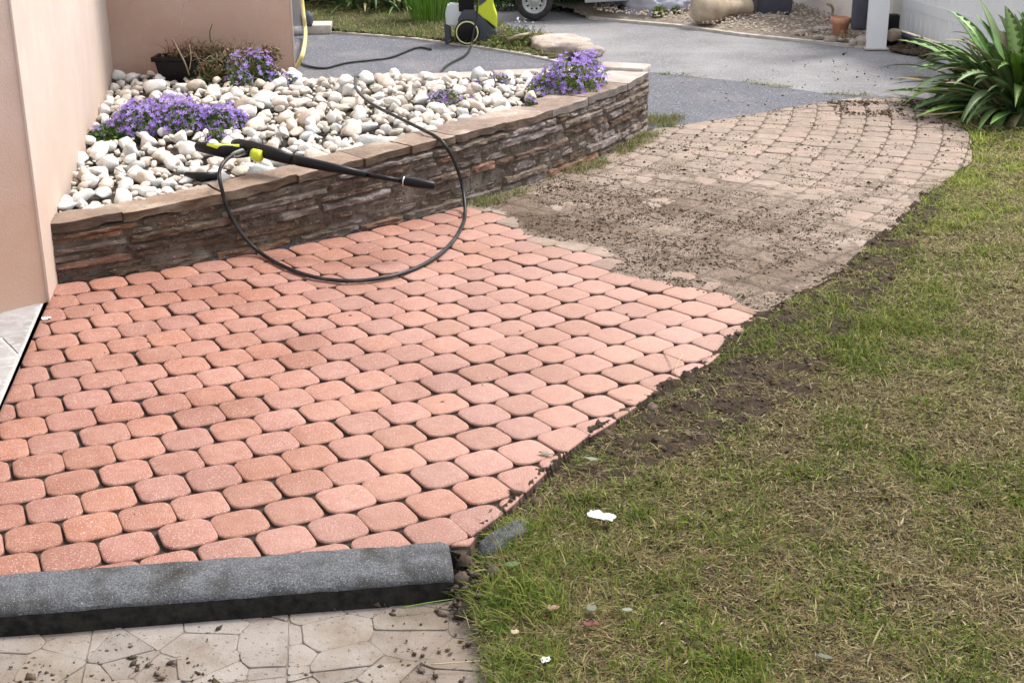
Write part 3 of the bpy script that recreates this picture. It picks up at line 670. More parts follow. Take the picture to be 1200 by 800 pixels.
X, Y = scatter(BAND, 14000, lambda X, Y: (fbm(X, Y, .1, 155) > .4) * .8, 157)
lumps('rim_crumbs', np.stack([X, Y, band_z(X, Y) + .002], 1), rng.gamma(1.7, .0026, len(X)) + .0012, M['clod'], .7, 'loose dark crumbs and torn roots on the soil band', 'soil', 158)
X, Y = scatter(BAND, 5000, lambda X, Y: .5 + 0 * X, 159); n_ = len(X); r_ = np.random.default_rng(160)
blades('torn_roots', X, Y, band_z(X, Y) + .003, r_.gamma(4, .008, n_), r_.uniform(.0012, .004, n_), r_.uniform(-.1, .5, n_), np.array([(.12, .08, .055), (.26, .2, .12), (.06, .045, .035), (.11, .14, .03)])[r_.integers(0, 4, n_)], M['litter'], 'torn grass roots and straw caught in the soil band', 'dead grass', 161)
X, Y = scatter(PAVE, 9000, lambda X, Y: (~inpoly(X, Y, MUDA)) * (fbm(X, Y, .2, 163) > .5) * .35, 164)
lumps('joint_grit', np.stack([X, Y, 0 * X - .004 + rng.uniform(-.004, .005, len(X))], 1), rng.gamma(1.6, .0011, len(X)) + .0008, M['clod'], .7, 'specks of grit and soil left in joints of the washed pavers', 'grit', 165)

X, Y = scatter([A2(528, 640), A2(562, 606), A2(592, 640), A2(556, 700), A2(528, 690)], 2600, None, 167, bbox=(-.3, 2.6, .2, 3.4))
lumps('corner_soil', np.stack([X, Y, -.045 + rng.uniform(-.02, .018, len(X))], 1), rng.gamma(1.8, .0035, len(X)) + .002, M['clod'], .7, 'dark soil filling the gap between kerb end and edging stone', 'soil', 168)

# ------------------------------------------------------------------ crazy paving pieces
def crazy(parent, P, z, n, m, seed, gap=.004, lines=(), jit=1.0, h=.012):
    """cells of a jittered point set clipped to the convex outline P (and split by straight joints), each a stone of its own"""
    r = random.Random(seed); P = [tuple(p) for p in P]; cells = [P]
    for a, nn in lines:
        out = []
        for c in cells:
            for s in (1, -1):
                q = clip_half(c, (a[0] + nn[0] * s * gap, a[1] + nn[1] * s * gap), (nn[0] * s, nn[1] * s))
                if len(q) > 2 and area(q) > 1e-4: out.append(q)
        cells = out
    xs = [p[0] for p in P]; ys = [p[1] for p in P]; tot = area(P)
    pts = []
    while len(pts) < n:
        best = None
        for _ in range(3):
            q = (r.uniform(min(xs), max(xs)), r.uniform(min(ys), max(ys)))
            d = min([math.hypot(q[0] - s[0], q[1] - s[1]) for s in pts] or [1])
            if best is None or d > best[0]: best = (d, q)
        pts.append(best[1])
    k = 0
    for cell in cells:
        for s in pts:
            c = cell
            for t in pts:
                if t is s: continue
                mx, my = (s[0] + t[0]) / 2, (s[1] + t[1]) / 2; nx, ny = s[0] - t[0], s[1] - t[1]; L = math.hypot(nx, ny)
                if L > 1.2: continue
                nx /= L; ny /= L
                c = clip_half(c, (mx + nx * gap * .5, my + ny * gap * .5), (nx, ny))
                if len(c) < 3: break
            if len(c) < 3 or area(c) < 2e-4: continue
            # wobble and round
            cx = sum(q[0] for q in c) / len(c); cy = sum(q[1] for q in c) / len(c); Q = []
            for i in range(len(c)):
                a, b = c[i], c[(i + 1) % len(c)]; L = math.hypot(b[0] - a[0], b[1] - a[1])
                if L < .004: continue
                e = min(.25, .006 / L)
                for t in ([e, .33, .66, 1 - e] if L > .03 else [e, 1 - e]):
                    Q.append((a[0] + (b[0] - a[0]) * t + r.uniform(-1, 1) * .0012 * jit, a[1] + (b[1] - a[1]) * t + r.uniform(-1, 1) * .0012 * jit))
            if len(Q) < 3: continue
            nq = len(Q); dz = r.uniform(-.0022, .0022)
            V = [(x - cx, y - cy, -h) for x, y in Q] + [(x - cx, y - cy, -.0014 + dz) for x, y in Q] + [((x - cx) * .975, (y - cy) * .975, dz) for x, y in Q] + [(0, 0, dz + .0006)]
            F = [(l * nq + i, l * nq + (i + 1) % nq, (l + 1) * nq + (i + 1) % nq, (l + 1) * nq + i) for l in (0, 1) for i in range(nq)] + [(2 * nq + i, 2 * nq + (i + 1) % nq, 3 * nq) for i in range(nq)]
            link('paving_stone', mesh_data('paving_stone', V, F, m, False), parent, (cx, cy, z)); k += 1
    return k
ZP = -.07
pk0, pk1 = A2(0, 741, ZP), A2(530, 689, ZP)
kx = lambda x: pk0[1] + (pk1[1] - pk0[1]) * (x - pk0[0]) / (pk1[0] - pk0[0])
PP = [(-1.75, kx(-1.75) + .12), (-1.75, 1.9), (-.075, 1.9), A2(576, 800, ZP), A2(564, 745, ZP), A2(546, 690, ZP), (A2(535, 688, ZP)[0], A2(535, 688, ZP)[1] + .1)]
pat = sheet_poly('patio', PP, ZP - .0035, M['patio_joint'], depth=.06)
l1 = (np.array(A2(338, 735, ZP)), np.array(A2(336, 800, ZP))); l2 = (np.array(A2(340, 791, ZP)), np.array(A2(560, 765, ZP))); l3 = (np.array(A2(108, 742, ZP)), np.array(A2(95, 800, ZP)))
def ln_(l): v = l[1] - l[0]; v = v / np.linalg.norm(v); return (tuple(l[0]), (-v[1], v[0]))
print('patio', crazy(pat, [PP[0], PP[1], PP[2], PP[3], PP[4], PP[5], PP[6]], ZP, 150, M['patio'], 3, lines=[ln_(l1), ln_(l2), ln_(l3)], gap=.0018))
r_ = np.random.default_rng(9)
X, Y = scatter(PP, 900, lambda X, Y: (fbm(X, Y, .2, 81) > .45) * .9, 82, bbox=(-1.2, 2.35, -.1, 3.0))
lumps('patio_crumbs', np.stack([X, Y, 0 * X + ZP + .003], 1), r_.gamma(2., .0020, len(X)) + .001, M['clod'], .6, 'scattered mud crumbs on the pale crazy patio in front of the kerb', 'debris', 83)
kp = np.array([A2(300, 712, ZP), A2(400, 705, ZP), A2(480, 698, ZP), A2(530, 690, ZP)])
X, Y = scatter([tuple(p) for p in kp - (0, .03)] + [tuple(p) for p in kp[::-1] + (0, .03)], 7000, None, 84)
lumps('kerb_foot_mud', np.stack([X, Y, ZP + r_.uniform(0, .012, len(X))], 1), r_.gamma(1.5, .0026, len(X)) + .0012, M['clod'], .7, 'wet dark mud heaped along the foot of the long kerb block', 'mud', 85)

SP = [tuple(LB), tuple(LEFT[1] + np.array((-.002, .004))), (-1.80, 5.08), (-1.92, 4.95), (-3.6, 3.2), (-3.6, 2.8)]
SP = [tuple(LB + np.array((0, 0))), tuple(LEFT[1]), tuple(np.array(A2(56, 348, .03))), tuple(np.array(A2(0, 361, .03))), (-3.4, 3.4), (-3.4, 2.8)]
SPc = SP[::1]
if area(SPc) < 0: SPc = SPc[::-1]
stp = sheet_poly('entrance_step', SPc, .011, M['step_joint'], depth=.12)
sh = [tuple(LB), tuple(LEFT[1]), SP[3], (-2.9, 3.9), (-2.7, 2.85)]
if area(sh) < 0: sh = sh[::-1]
shc = [tuple(np.array(p) + (np.mean(sh, axis=0) - np.array(p)) * .02) for p in sh]
print('step', crazy(stp, shc, .0135, 30, M['step'], 12, gap=.007))

# ------------------------------------------------------------------ kerb blocks
def kerb_block(name, a, b, wd, z1, z0, label, front_mat=True):
    a = Vector((*a, 0)); b = Vector((*b, 0)); t = (b - a).normalized(); n = Vector((t.y, -t.x, 0)); L = (b - a).length
    # profile across: back edge -> rounded front nose -> face
    prof = [(0, z0), (0, z1 - .006), (.006, z1), (wd * .6, z1), (wd * .82, z1 - .005), (wd * .93, z1 - .012), (wd * .985, z1 - .021), (wd, z1 - .030), (wd + .002, z0)]
    ns = 160; V = []; F = []
    for i in range(ns + 1):
        s = L * i / ns; e = min(1, (L - s) / .02, s / .02)
        for d, z in prof:
            w_ = (fbm(s, d * 3 + z * 5, .05, 4, 3) - .5) * .006 - (.012 * max(0, fbm(s, d * 2, .035, 7, 2) - .68) / .3 if z > z1 - .03 else 0)
            V.append(a + t * s + n * (wd * .5 + (d - wd * .5) * (.94 + .06 * e)) + Vector((0, 0, z - (1 - e) * .006 * (z > z0) + w_)))
    m_ = len(prof)
    for i in range(ns):
        for k in range(m_ - 1): F.append((i * m_ + k, (i + 1) * m_ + k, (i + 1) * m_ + k + 1, i * m_ + k + 1))
    F += [tuple(range(m_)), tuple(ns * m_ + k for k in range(m_))[::-1]]
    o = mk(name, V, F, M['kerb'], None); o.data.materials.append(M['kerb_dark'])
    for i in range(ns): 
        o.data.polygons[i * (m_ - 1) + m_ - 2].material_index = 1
    fixn(o, R(50)); return tag(o, label, 'kerb')
ka = KB[0] - kd * .45; kb_ = KB[1] + kd * .0
kerb_block('kerb_block', tuple(ka), tuple(kb_), .150, .014, -.09, 'long dark grey rounded concrete kerb between red pavers and patio')
# small worn edging stone right of it
def rough_stone(name, c, dim, rz, m, seed, label, cat='stone', sub=3, amp=.2, parent=None, flatten=0.):
    bm = bmesh.new(); bmesh.ops.create_icosphere(bm, subdivisions=sub, radius=1)
    off = Vector((seed * 7.3, seed * 3.1, seed))
    for v in bm.verts:
        p = v.co.copy(); p = Vector([math.copysign(abs(q) ** .7, q) for q in p])
        k = 1 + amp * mnoise.fractal(p * 1.3 + off, 1, 2, 3)
        v.co = Vector((p.x * dim[0], p.y * dim[1], p.z * dim[2])) * k * .5
    V = [Matrix.Rotation(rz, 3, 'Z') @ v.co + Vector(c) for v in bm.verts]; F = [[v.index for v in f.verts] for f in bm.faces]; bm.free()
    o = mk(name, V, F, m, parent)
    if label: tag(o, label, cat)
    return o
c = at(588, 628, -.02)
rough_stone('edging_stone', (c.x + .015, c.y, -.055), (.08, .21, .11), R(-42), M['kerb'], 3, 'small worn grey edging stone at the paving corner by the grass', 'kerb')

# ------------------------------------------------------------------ curved stone wall
def pol(r, th): return CC[0] + r * math.cos(th), CC[1] + r * math.sin(th)
T0, T1 = R(-64.9), R(-20.3)
def top(th):
    d = math.degrees(th)
    return float(np.interp(d, [-64.9, -56.5, -48, -40, -30, -20.3], [.232, .272, .325, .335, .34, .325]))
def capw(th): return float(np.interp(math.degrees(th), [-64.9, -50, -40, -20], [.15, .19, .21, .24]))
wall = empty('planter_wall', (*pol(RW, R(-45)), 0), 'low curved dry-stone planter wall holding white pebbles and flowers', 'wall')
# mortar core
nth, nz = 260, 12; V = []; F = []
for i in range(nth + 1):
    th = T0 + (T1 - T0) * i / nth; H = top(th) - .045
    for k in range(nz + 1):
        z = -.04 + (H + .04) * k / nz
        s = th * RW
        r__ = RW - .005 + (fbm(s, z * 2, .05, 91) - .5) * .016
        V.append((*pol(r__, th), z))
    th_ = th
    V.append((*pol(RW - .16, th_), H))
    V.append((*pol(RW - .17, th_), -.04))
k_ = nz + 3
for i in range(nth):
    for k in range(k_ - 1): F.append((i * k_ + k, (i + 1) * k_ + k, (i + 1) * k_ + k + 1, i * k_ + k + 1))
F += [tuple(range(k_)), tuple(nth * k_ + k for k in range(k_))]
fixn(mk('mortar', V, F, M['mortar'], wall))
def wstone(th0, th1, f0, f1, seed, proud, m, name='stone'):
    nx, nz = max(5, int((th1 - th0) * RW / .014)), 5; V = []; F = []
    tm = (th0 + th1) / 2
    o = pol(RW, tm)
    zb = lambda th, f: -.02 + (top(th) - .045 + .02) * f
    for k in range(nz + 1):
        for i in range(nx + 1):
            u, v = i / nx, k / nz
            e = min(u, 1 - u) * nx; ev = min(v, 1 - v) * nz
            ed = (0 if e == 0 else 1) * (0 if ev == 0 else 1)
            th = th0 + (th1 - th0) * u; s = th * RW
            wob = (fbm(s, seed * 1.7 + (0 if v < .5 else 9), .07, 93, 2) - .5) * .016 * (1 if ev == 0 else .3)
            z = zb(th, f0 + (f1 - f0) * v) + wob
            th += (fbm(z, seed * .9 + (0 if u < .5 else 5), .03, 95, 2) - .5) * .02 / RW * (1 if e == 0 else 0)
            rr = RW + proud + (fbm(s, z * 2.5 + seed, .045, 97, 4) - .5) * .026 + (vn(s, z * 1.6 + seed, .016, 98) - .5) * .007 - (0 if ed else .014)
            V.append((*pol(rr, th), z))
    # back ring
    ring = [i for i in range(nx + 1)] + [k * (nx + 1) + nx for k in range(1, nz + 1)] + [nz * (nx + 1) + i for i in range(nx - 1, -1, -1)] + [k * (nx + 1) for k in range(nz - 1, 0, -1)]
    for k in range(nz):
        for i in range(nx): a = k * (nx + 1) + i; F.append((a, a + 1, a + nx + 2, a + nx + 1))
    n0 = len(V)
    for q in ring:
        x, y, z = V[q]; d = np.array((x, y)) - CC; d /= np.linalg.norm(d); V.append((x - d[0] * .06, y - d[1] * .06, z))
    for j in range(len(ring)): j2 = (j + 1) % len(ring); F.append((ring[j2], ring[j], n0 + j, n0 + j2))
    V = [(x - o[0], y - o[1], z) for x, y, z in V]
    ob = link(name, mesh_data(name, V, F, m, False), wall, Vector((o[0], o[1], 0)) - wall.location); return ob
rows = [0, .17, .31, .46, .60, .75, .88, 1.0]; nst = 0
for ri in range(7):
    th = T0 + R(.15)
    while th < T1 - R(.4):
        L = random.choice([.12, .18, .24, .32, .40, .5]) * random.uniform(.85, 1.15)
        if random.random() < .07: th += R(.35)
        t1 = min(th + L / RW, T1 - R(.1))
        if T1 - t1 < R(.9): t1 = T1 - R(.1)
        fr = (math.degrees(th) + 65) / 45
        wts = [.55, .25 if .12 < fr < .55 else .05, .2 + fr, max(0, fr * 2.2 - .6)]
        mm = M['st%d' % random.choices(range(4), wts)[0]]
        f0, f1 = rows[ri] + random.uniform(-.02, .02) + .008, rows[ri + 1] + random.uniform(-.03, .02) - .012
        if random.random() < .06 and L < .24:      # two thin stones
            fm = (f0 + f1) / 2; wstone(th, t1 - .006 / RW, f0, fm - .008, nst, random.uniform(-.006, .008), mm); wstone(th, t1 - .006 / RW, fm + .008, f1, nst + 500, random.uniform(-.006, .008), mm); nst += 2
        else: wstone(th, t1 - .006 / RW, f0, f1, nst, random.uniform(-.006, .012), mm); nst += 1
        th = t1 + random.uniform(.002, .008) / RW
print('wall stones', nst)
# cap slabs
th = T0; i = 0
while th < T1 - R(.3):
    L = random.uniform(.26, .5); t1 = min(th + L / RW, T1)
    if T1 - t1 < R(2): t1 = T1
    nx, ny = 10, 6; V = []; F = []; o = pol(RW, (th + t1) / 2)
    for lay in (0, 1):
        for a in range(nx + 1):
            for b_ in range(ny + 1):
                u, v = a / nx, b_ / ny; tt = th + (t1 - th) * (.006 + u * .988)
                edge = (a in (0, nx)) or (b_ in (0, ny))
                s = tt * RW; ro = RW + .004 + (fbm(s, i * 3.3, .05, 99, 3) - .5) * .03; ri_ = RW - capw(tt) + (fbm(s, i + 40, .08, 101, 3) - .5) * .04
                rr = ri_ + (ro - ri_) * v
                z = top(tt) + (fbm(s, rr, .09, 103, 3) - .5) * .010 + random.Random(i).uniform(-.004, .004)
                if lay: z -= (.040 + (fbm(s, rr, .07, 107) - .5) * .03)
                elif edge: z -= .004
                V.append((*pol(rr, tt), z))
    n_ = (nx + 1) * (ny + 1)
    for a in range(nx):
        for b_ in range(ny):
            q = a * (ny + 1) + b_; F.append((q, q + ny + 1, q + ny + 2, q + 1)); F.append((n_ + q, n_ + q + 1, n_ + q + ny + 2, n_ + q + ny + 1))
    ring = [a * (ny + 1) for a in range(nx + 1)] + [nx * (ny + 1) + b_ for b_ in range(1, ny + 1)] + [a * (ny + 1) + ny for a in range(nx - 1, -1, -1)] + [b_ for b_ in range(ny - 1, 0, -1)]
    for j in range(len(ring)): j2 = (j + 1) % len(ring); F.append((ring[j], ring[j2], n_ + ring[j2], n_ + ring[j]))
    V = [(x - o[0], y - o[1], z) for x, y, z in V]
    me = mesh_data('cap_stone', V, F, M['cap_g'] if math.degrees(th) > -29 else M['cap']); me.materials.append(M['cap_side_p'] if math.degrees(th) > -38 else M['cap_side'])
    for q in range(2 * nx * ny, len(me.polygons)): me.polygons[q].material_index = 1
    ob = link('cap_stone', me, wall, Vector((o[0], o[1], 0)) - wall.location); fixn(ob, R(45))
    th = t1; i += 1
# straight rear edge of the planter: pale slabs on a concrete footing
b0 = np.array(A2(745, 76, .33)); b1 = np.array(A2(346, 95, .31)); bl = np.linalg.norm(b1 - b0); bdv = (b1 - b0) / bl; bn = np.array((-bdv[1], bdv[0]))
if bn[1] > 0: bn = -bn            # towards the camera
endp = np.array(pol(RW, T1))
b0e = b0
MB().box(((b0e[0] + b1[0]) / 2, (b0e[1] + b1[1]) / 2 + .0, .12), (bl - .1, .14, .36), math.atan2(bdv[1], bdv[0])).build('rear_footing', M['mortar'], wall, smooth=False)
s = 0; k = 0
while s < bl - .02:
    L = min(random.uniform(.35, .6), bl - s); p = b0e + bdv * (s + L / 2) - bn * 0.0
    zt = .318 - .02 * (s / bl)
    MB().box((p[0], p[1], zt - .022), (L - .006, .17 + random.uniform(-.015, .015), .045), math.atan2(bdv[1], bdv[0]), bev=.006).build('rear_slab', M['cap_g'], wall); s += L
# end return: pale slab closing the tip
e1 = np.array(pol(RW - .26, T1)); tip = (endp + e1) / 2
MB().box((tip[0] - .02, tip[1] + .085, .1), (.27, .15, .40), R(-20.3), bev=.01).build('end_stone', M['st3'], wall)
MB().box((tip[0] - .02, tip[1] + .088, .322), (.29, .18, .04), R(-20.3), bev=.008).build('end_cap', M['cap_g'], wall)

# ------------------------------------------------------------------ planter fill and pebbles
hB = np.array(A2(64, 262, .24)); hIn = np.array(A2(134, 95, .27)); hC = np.array(A2(346, 88, .29))
inner = [pol(RW - capw(R(a)) + .03, R(a)) for a in np.linspace(-64.5, -21, 30)]
FILL = [tuple(p) for p in inner] + [tuple(b0 + bn * .06), tuple(b1 + bn * .06), tuple(hC + (0, -.0)), tuple(hIn), tuple(hB + (-.02, .05))]
FA = np.array(FILL)
def ptop(X, Y):
    th = np.degrees(np.arctan2(Y - CC[1], X - CC[0])); return np.interp(th, [-75, -64.9, -56.5, -48, -40, -30, -20.3], [.232, .232, .262, .30, .315, .32, .31])
fill = grid_sheet('pebble_bed', FILL, .03, lambda X, Y: ptop(X, Y) - .035 + .015 * (fbm(X, Y, .2, 110) - .5), M['darksoil']); fill['kind'] = 'structure'
pm = []
for i in range(14):
    bm = bmesh.new(); bmesh.ops.create_icosphere(bm, subdivisions=2, radius=1); rs = random.Random(i)
    pln = [(Vector((rs.gauss(0, 1), rs.gauss(0, 1), rs.gauss(0, 1))).normalized(), rs.uniform(.45, .8)) for _ in range(12)]
    dm = (rs.uniform(.95, 1.3), rs.uniform(.75, .95), rs.uniform(.55, .8))
    for v in bm.verts:
        p = v.co.copy()
        for n_, d_ in pln:
            q = p.dot(n_) - d_
            if q > 0: p -= n_ * q * .93
        p *= 1 + .10 * mnoise.noise(v.co * 1.6 + Vector((i * 5, 0, 0)))
        v.co = Vector((p.x * dm[0], p.y * dm[1], p.z * dm[2]))
    V = [tuple(v.co) for v in bm.verts]; F = [[v.index for v in f.verts] for f in bm.faces]; bm.free()
    pm.append((V, F))
pmd = {(i, k): mesh_data('pebble', *pm[i], M['pb%d' % k]) for i in range(14) for k in range(4)}
placed = []; cellsz = .1; gridd = {}
def try_place(x, y, s, gap=.80):
    cx_, cy_ = int(x / cellsz), int(y / cellsz)
    for a in range(cx_ - 2, cx_ + 3):
        for b_ in range(cy_ - 2, cy_ + 3):
            for (px_, py_, ps) in gridd.get((a, b_), ()):
                if (px_ - x) ** 2 + (py_ - y) ** 2 < ((ps + s) * gap) ** 2: return False
    gridd.setdefault((cx_, cy_), []).append((x, y, s)); placed.append((x, y, s)); return True
BIG = [(362, 142, .075, 3), (402, 128, .06, 1), (330, 118, .045, 0), (310, 133, .04, 2), (345, 168, .04, 2), (86, 240, .028, 2), (98, 213, .040, 1), (95, 232, .035, 2), (165, 222, .028, 0), (215, 213, .026, 0), (190, 215, .022, 0),
       (290, 152, .03, 0), (318, 147, .032, 2), (120, 205, .035, 0), (185, 190, .038, 3), (203, 200, .04, 3), (405, 175, .035, 0), (425, 160, .04, 1), (385, 165, .035, 3), (465, 118, .038, 0), (560, 118, .045, 1), (590, 108, .045, 0), (572, 100, .06, 0), (610, 112, .035, 1), (520, 128, .035, 1),
       (140, 108, .035, 0), (158, 100, .04, 2), (170, 98, .035, 1), (375, 105, .04, 0), (445, 128, .035, 1), (540, 132, .03, 0), (480, 100, .04, 0), (440, 102, .04, 0)]
for x, y, s, k in BIG:
    p = at(x, y, .31 if x > 300 else .26 if x < 130 else .29)
    if inpoly(np.array([p.x]), np.array([p.y]), FA)[0]: try_place(p.x, p.y, s, .7); placed[-1] += (k,)
rs = random.Random(4); lo, hi = FA.min(0), FA.max(0)
for sz, tries in ((.066, 90), (.056, 300), (.047, 900), (.036, 2200), (.024, 3500), (.016, 4000), (.011, 2500)):
    for _ in range(tries):
        x, y = rs.uniform(lo[0], hi[0]), rs.uniform(lo[1], hi[1])
        if inpoly(np.array([x]), np.array([y]), FA)[0]: try_place(x, y, sz * rs.uniform(.8, 1.2), .74)
allp = []
for p in placed:
    x, y, s = p[:3]; warm = fbm(x, y, .5, 120) * .6 + (.25 if x > -1.2 else 0)
    k = p[3] if len(p) > 3 else rs.choices(range(4), [.8 + (x < -1.2) * .5, .3 + .3 * warm, .15 + (x < -1.2) * .15, .45 * warm])[0]
    z = float(ptop(np.array(x), np.array(y))) - .03 + s * .42 + rs.uniform(-.004, .016)
    rot = (rs.uniform(-.35, .35), rs.uniform(-.35, .35), rs.uniform(0, 6.28)); allp.append([s / math.hypot(x, y), x, y, z, s, k, rot])
# a second loose layer
for _ in range(210):
    x, y = rs.uniform(lo[0], hi[0]), rs.uniform(lo[1], hi[1])
    if not inpoly(np.array([x]), np.array([y]), FA)[0] or float(segdist(x, y, FA, True)) < .05: continue
    s = rs.uniform(.018, .042); z = float(ptop(np.array(x), np.array(y))) - .03 + .038 + s * .4
    allp.append([s / math.hypot(x, y), x, y, z, s, rs.choices(range(4), [.5, .25, .3, .1])[0], (rs.uniform(-.6, .6), rs.uniform(-.6, .6), rs.uniform(0, 6.28))])
p = at(404, 96, .36); allp.append([9, p.x, p.y, .365, .055, 0, (.2, -.3, 1.)])
p = at(408, 106, .34); allp.append([9, p.x, p.y, .335, .06, 0, (.1, .3, 2.)])
allp.sort(key=lambda q: -q[0]); JV, JF = [], []
from mathutils import Euler
for i, (_, x, y, z, s, k, rot) in enumerate(allp):
    j = rs.randrange(14)
    if i < 295:
        o = link('pebble', pmd[j, k], fill, (x, y, z)); o.scale = (s,) * 3; o.rotation_euler = rot
    else:
        Mx = Matrix.Translation((x, y, z)) @ Euler(rot).to_matrix().to_4x4() @ Matrix.Scale(s, 4); n = len(JV)
        JV += [tuple(Mx @ Vector(v)) for v in pm[j][0]]; JF += [tuple(q + n for q in f) for f in pm[j][1]]
o = mk('pebble', JV, JF, M['pb_i'], fill, loc=(0, 0, 0)); o['kind'] = 'stuff'
print('pebbles', len(allp))

# ------------------------------------------------------------------ house
HZ = 3.1
aR = np.array(A2(56, 348, .03)); aL = np.array(A2(0, 361.5, .03)); aD = (aL - aR) / np.linalg.norm(aL - aR)
aFar = aR + aD * 3.2
bIn = np.array(A2(134, 95, .27)); bIn = aR + (bIn - aR) * 1.0
cOut = np.array(A2(346, 87.5, .29))
house = empty('house', (aR[0], aR[1], 0), 'house corner with smooth pink rendered walls beside the planter', 'house')
def wallq(name, a, b, m, z0=-.1, z1=HZ, sub=(24, 30)):
    V = []; F = []
    for i in range(sub[0] + 1):
        for k in range(sub[1] + 1):
            p = a + (b - a) * i / sub[0]; V.append((p[0], p[1], z0 + (z1 - z0) * k / sub[1]))
    for i in range(sub[0]):
        for k in range(sub[1]): q = i * (sub[1] + 1) + k; F.append((q, q + sub[1] + 1, q + sub[1] + 2, q + 1))
    return mk(name, V, F, m, house, smooth=False)
wallq('front_wall', aFar, aR, M['render_d']); wallq('side_wall', aR, bIn, M['render']); wallq('rear_wall', bIn, cOut, M['render_d'])
cBack = cOut + np.array((-.45, 2.2)); wallq('gable_wall', cOut, cBack, M['render'])
wallq('hidden_wall', cBack, np.array((-7., cBack[1] + .3)), M['render'])
RP = [tuple(aFar), tuple(aR), tuple(bIn), tuple(cOut), tuple(cBack), (-7, cBack[1] + .3), (-7, aFar[1])]
RPc = RP if area(RP) > 0 else RP[::-1]
ro_ = sheet_poly('roof', [tuple(q) for q in RPc], HZ + .12, M['slate'], None, depth=.12); ro_.parent = house; ro_.location = -house.location
for p in (aR, cOut):
    MB().tube([(p[0], p[1], -.02), (p[0], p[1], HZ)], .0055, 8).build('corner_bead', M['corner'], house)
# drainpipe, yellow hose, block
dp = at(348.5, 40, 0)
d0 = empty('drainpipe', dp, 'pale round drainpipe rising just behind the pink house corner', 'pipe')
MB().tube([(dp.x, dp.y, 0), (dp.x, dp.y, 2.9)], .05, 16).build('pipe', M['pvc'], d0)
MB().tube([(dp.x, dp.y, .0), (dp.x, dp.y, .07)], .06, 16).build('pipe_foot', M['pvc'], d0)
MB().box((dp.x - .08, dp.y, 1.2), (.2, .03, .03)).build('bracket', M['steel'], d0)
D0 = dp.y - .1
pts = spline([atD(350, -40, D0), atD(353, -8, D0 - .02), atD(356, 20, D0 - .1), atD(358, 40, D0 - .25), at(355, 62, .12), at(350, 74, .05), at(345, 80, .012), at(330, 84, .012)], 8)
tag(MB().tube(pts, .016, 10).build('garden_hose', M['yhose']), 'faded yellow garden hose hanging down beside the drainpipe', 'hose')
bp = at(368, 40, 0)
tag(MB().box((bp.x, bp.y + .12, .035), (.27, .26, .075), R(4), bev=.008).build('concrete_block', M['edging']), 'flat grey concrete block on the verge edge by the drainpipe', 'block')
rs_ = at(361, 30, .07); rough_stone('dark_stone', (rs_.x, rs_.y, .12), (.09, .1, .12), 0, M['slate'], 6, 'dark rounded stone standing on the flat concrete block')

# ------------------------------------------------------------------ plants
def blossom_mesh(n, cen, rad, seed, size=.013, up=.5, shell=(.82, 1.02), tmin=-.1, tmax=1.0):
    """five-petalled bells spread over a dome"""
    r = np.random.default_rng(seed); V = []; F = []
    for _ in range(n):
        a = r.uniform(0, 6.283); zz = r.uniform(.05, 1) ** .8; q = math.sqrt(max(0, 1 - zz * zz)); sh_ = r.uniform(*shell)
        d = Vector((q * math.cos(a), q * math.sin(a), zz)); lumpy = 1 + .22 * mnoise.noise(Vector((d.x * 2.2, d.y * 2.2, d.z * 2 + seed)))
        c_ = Vector((cen[0] + d.x * rad[0] * sh_ * lumpy, cen[1] + d.y * rad[1] * sh_ * lumpy, cen[2] + d.z * rad[2] * sh_ * lumpy))
        nrm = (Vector((d.x, d.y, d.z + up)) + Vector(r.normal(0, .45, 3))).normalized(); t = nrm.orthogonal().normalized(); b = nrm.cross(t); s = size * r.uniform(.75, 1.25)
        n0 = len(V); V.append(c_ - nrm * s * .35); ph = r.uniform(0, 6.28)
        for k in range(5):
            an = ph + k * 1.2566
            for da, l, h in ((-.42, .55, .05), (0, 1.15, .22), (.42, .55, .05)):
                V.append(c_ + (t * math.cos(an + da) + b * math.sin(an + da)) * s * l + nrm * s * h)
            i = n0 + 1 + k * 3; F.append((n0, i, i + 1, i + 2))
    return V, F
def leaf_cloud(n, cen, rad, seed, size=.012, aspect=.6, inner=.35, zlo=0.):
    r = np.random.default_rng(seed); a = r.uniform(0, 6.283, n); zz = r.uniform(zlo, 1, n); q = np.sqrt(1 - zz * zz); sh_ = r.uniform(inner, 1, n) ** .6
    C = np.stack([cen[0] + q * np.cos(a) * rad[0] * sh_, cen[1] + q * np.sin(a) * rad[1] * sh_, cen[2] + zz * rad[2] * sh_], 1)
    C += r.normal(0, size * .6, C.shape)
    t = r.normal(0, 1, (n, 3)); t /= np.linalg.norm(t, axis=1)[:, None]; u_ = r.normal(0, 1, (n, 3)); u_[:, 2] += .8
    b = np.cross(t, u_); b /= np.linalg.norm(b, axis=1)[:, None]; s = (size * r.uniform(.6, 1.3, n))[:, None]
    V = np.stack([C - t * s, C + b * s * aspect, C + t * s, C - b * s * aspect], 1).reshape(-1, 3)
    return V, np.arange(n * 4).reshape(-1, 4)
def flower_plant(name, cen, rad, nb, nl, seed, label, leafm='leaf', bsize=.013, tmax=1.0, lsize=.011, group=None):
    e = empty(name, (cen[0], cen[1], cen[2]), label, 'flowers', group)
    V, F = leaf_cloud(nl, cen, (rad[0] * .97, rad[1] * .97, rad[2] * .88), seed, lsize); o = mk('foliage', V, F, M[leafm], e, smooth=False); o['kind'] = 'stuff'
    V, F = blossom_mesh(nb, cen, rad, seed + 1, bsize); o = mk('blossoms', V, F, M['petal'], e, smooth=False); o['kind'] = 'stuff'
    return e
